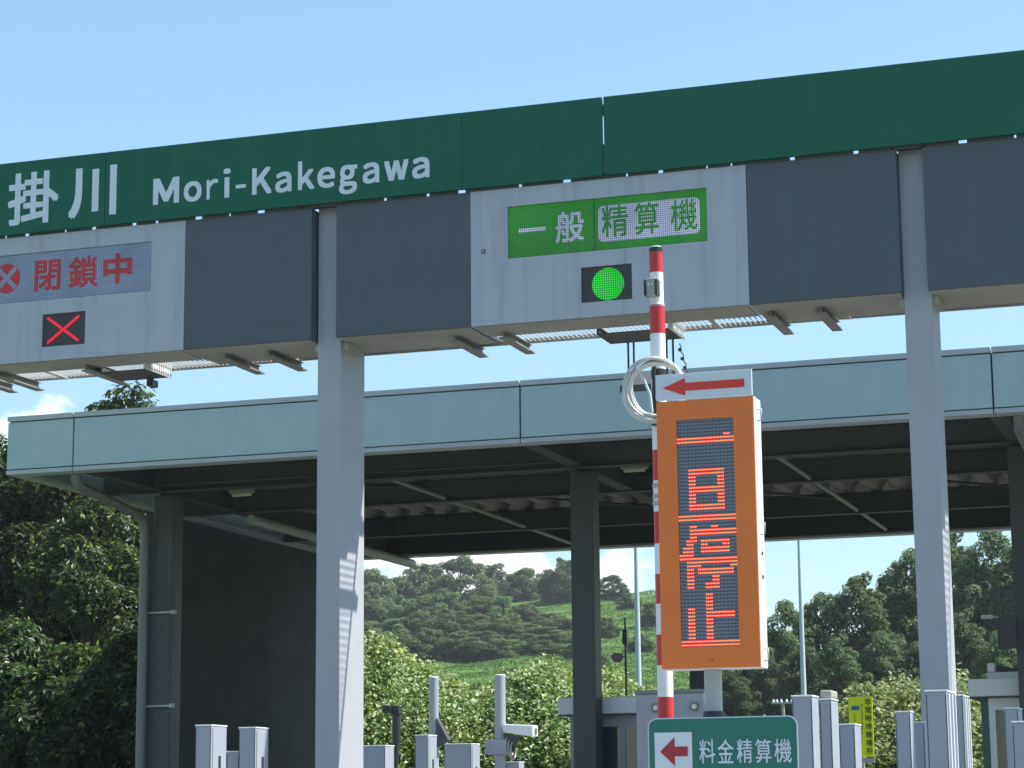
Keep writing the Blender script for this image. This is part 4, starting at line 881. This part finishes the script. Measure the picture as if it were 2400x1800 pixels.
# creepers
def thicket(name, prof, Y0, depth, count, mat, label, seed, lo, sz):
    """vine covered bank: a soil core with leaves hung over it"""
    rng = random.Random(seed); tops = []
    def top(px):
        for (a, ya), (b_, yb) in zip(prof, prof[1:]):
            if a <= px <= b_: return ya+(yb-ya)*(px-a)/(b_-a)
        return prof[0][1] if px < prof[0][0] else prof[-1][1]
    core = MB(); nxx = 90; xl, xr = prof[0][0], prof[-1][0]; nyy = 9
    bump = [(rng.uniform(-1, 1), rng.uniform(0, 6.28), rng.uniform(.5, 1.6)) for _ in range(8)]
    def hgt(px, t):
        z = at(px, top(px), Y0+depth*.5).z
        lump = sum(.10*a*math.sin(f*px*.05+b_+t*3) for a, b_, f in bump)
        return max(.05, z*math.sin(min(1., t*1.15+.06)*math.pi/2)**.6*(1 if t < .8 else 1-(t-.8)*1.6)+lump*min(1, t*3)-.35)
    vs = []
    for j in range(nyy+1):
        t = j/nyy
        for i in range(nxx+1):
            px = xl+(xr-xl)*i/nxx; Y = Y0+depth*t; vs.append((at(px, 1700, Y).x, Y, hgt(px, t) if 0 < t < 1 else 0))
    core.add(vs, [(j*(nxx+1)+i, j*(nxx+1)+i+1, (j+1)*(nxx+1)+i+1, (j+1)*(nxx+1)+i) for j in range(nyy) for i in range(nxx)], 1, True)
    for k in range(count):
        px = rng.uniform(xl, xr); t = rng.random()**1.4*.85; Y = Y0+depth*t
        z1 = hgt(px, t)
        z = z1 if t > .12 else z1*rng.random()
        cl = math.sin(px*.11+Y*1.3)*math.sin(px*.043+z*2.2+seed)*math.sin(Y*2.1+px*.02)
        off = rng.random()**1.5*(.42+.48*cl) if cl > -.5 else -.10
        if cl < -.12 and rng.random() < .55: continue
        p = Vector((at(px, 1700, Y).x+rng.uniform(-.25, .25), Y-off*.9, z+off*.75+.12*math.sin(px*.19+Y*4.1)))
        leaf(core, p, Vector((rng.uniform(-.5, .9), rng.uniform(-1., .3), rng.uniform(.3, 1.2))), sz*rng.uniform(.6, 1.35), rng, 1.25, .12)
    for k in range(420):                         # stray shoots standing out of the mass
        px = rng.uniform(xl, xr); t = rng.random()**1.3*.6; Y = Y0+depth*t; z = hgt(px, t)+.15; x = at(px, 1700, Y).x
        d = Vector((rng.uniform(-.7, .7), rng.uniform(-.9, .2), rng.uniform(.35, 1.1))).normalized(); ln = rng.uniform(.35, .95)
        for i in range(int(ln*26)):
            q = i/(ln*26); p = Vector((x, Y, z))+d*ln*q+Vector((0, 0, -.35*q*q*ln))+unit(rng)*.05
            leaf(core, p, unit(rng)+Vector((0, -.3, .7)), sz*rng.uniform(.7, 1.5)*(1.15-.5*q), rng, 1.5, .12)
    tag(core.build(name, [mat, SOIL]), label, 'creepers', kind='stuff')
thicket('creeper_thicket', [(780, 1530), (855, 1490), (900, 1478), (940, 1490), (985, 1535), (1030, 1560), (1080, 1600), (1130, 1612), (1180, 1600), (1220, 1562), (1260, 1536), (1300, 1545), (1400, 1570), (1440, 1578), (1500, 1595), (1620, 1640)], 48, 7, 95000, LF_VINE, 'sunny tangle of pale leaved creepers behind the toll lanes', 5, 1900, .085)
thicket('creeper_bank', [(1700, 1720), (1900, 1700), (1950, 1668), (1990, 1630), (2040, 1606), (2100, 1592), (2160, 1590), (2260, 1602), (2310, 1622), (2420, 1640)], 52, 7, 40000, LF_VINE2, 'yellowish green creeper bank behind the yellow sign', 9, 1900, .10)

# thin air volume added to lift the dark tones, like a lens veil
hz_m = bpy.data.materials.new('veil_air'); hz_m.use_nodes = True; t = hz_m.node_tree; t.nodes.clear()
ho = t.nodes.new('ShaderNodeOutputMaterial'); hv_ = t.nodes.new('ShaderNodeVolumePrincipled'); hv_.inputs['Color'].default_value = (.86, .91, 1, 1); hv_.inputs['Density'].default_value = .00026; hv_.inputs['Anisotropy'].default_value = .25
t.links.new(hv_.outputs[0], ho.inputs['Volume'])
m = MB(); m.box(-2510, 2510, -210, 3010, -1.2, 47); stuff('veil', m, hz_m, 'added thin pale haze lying over the whole place', 'veil')
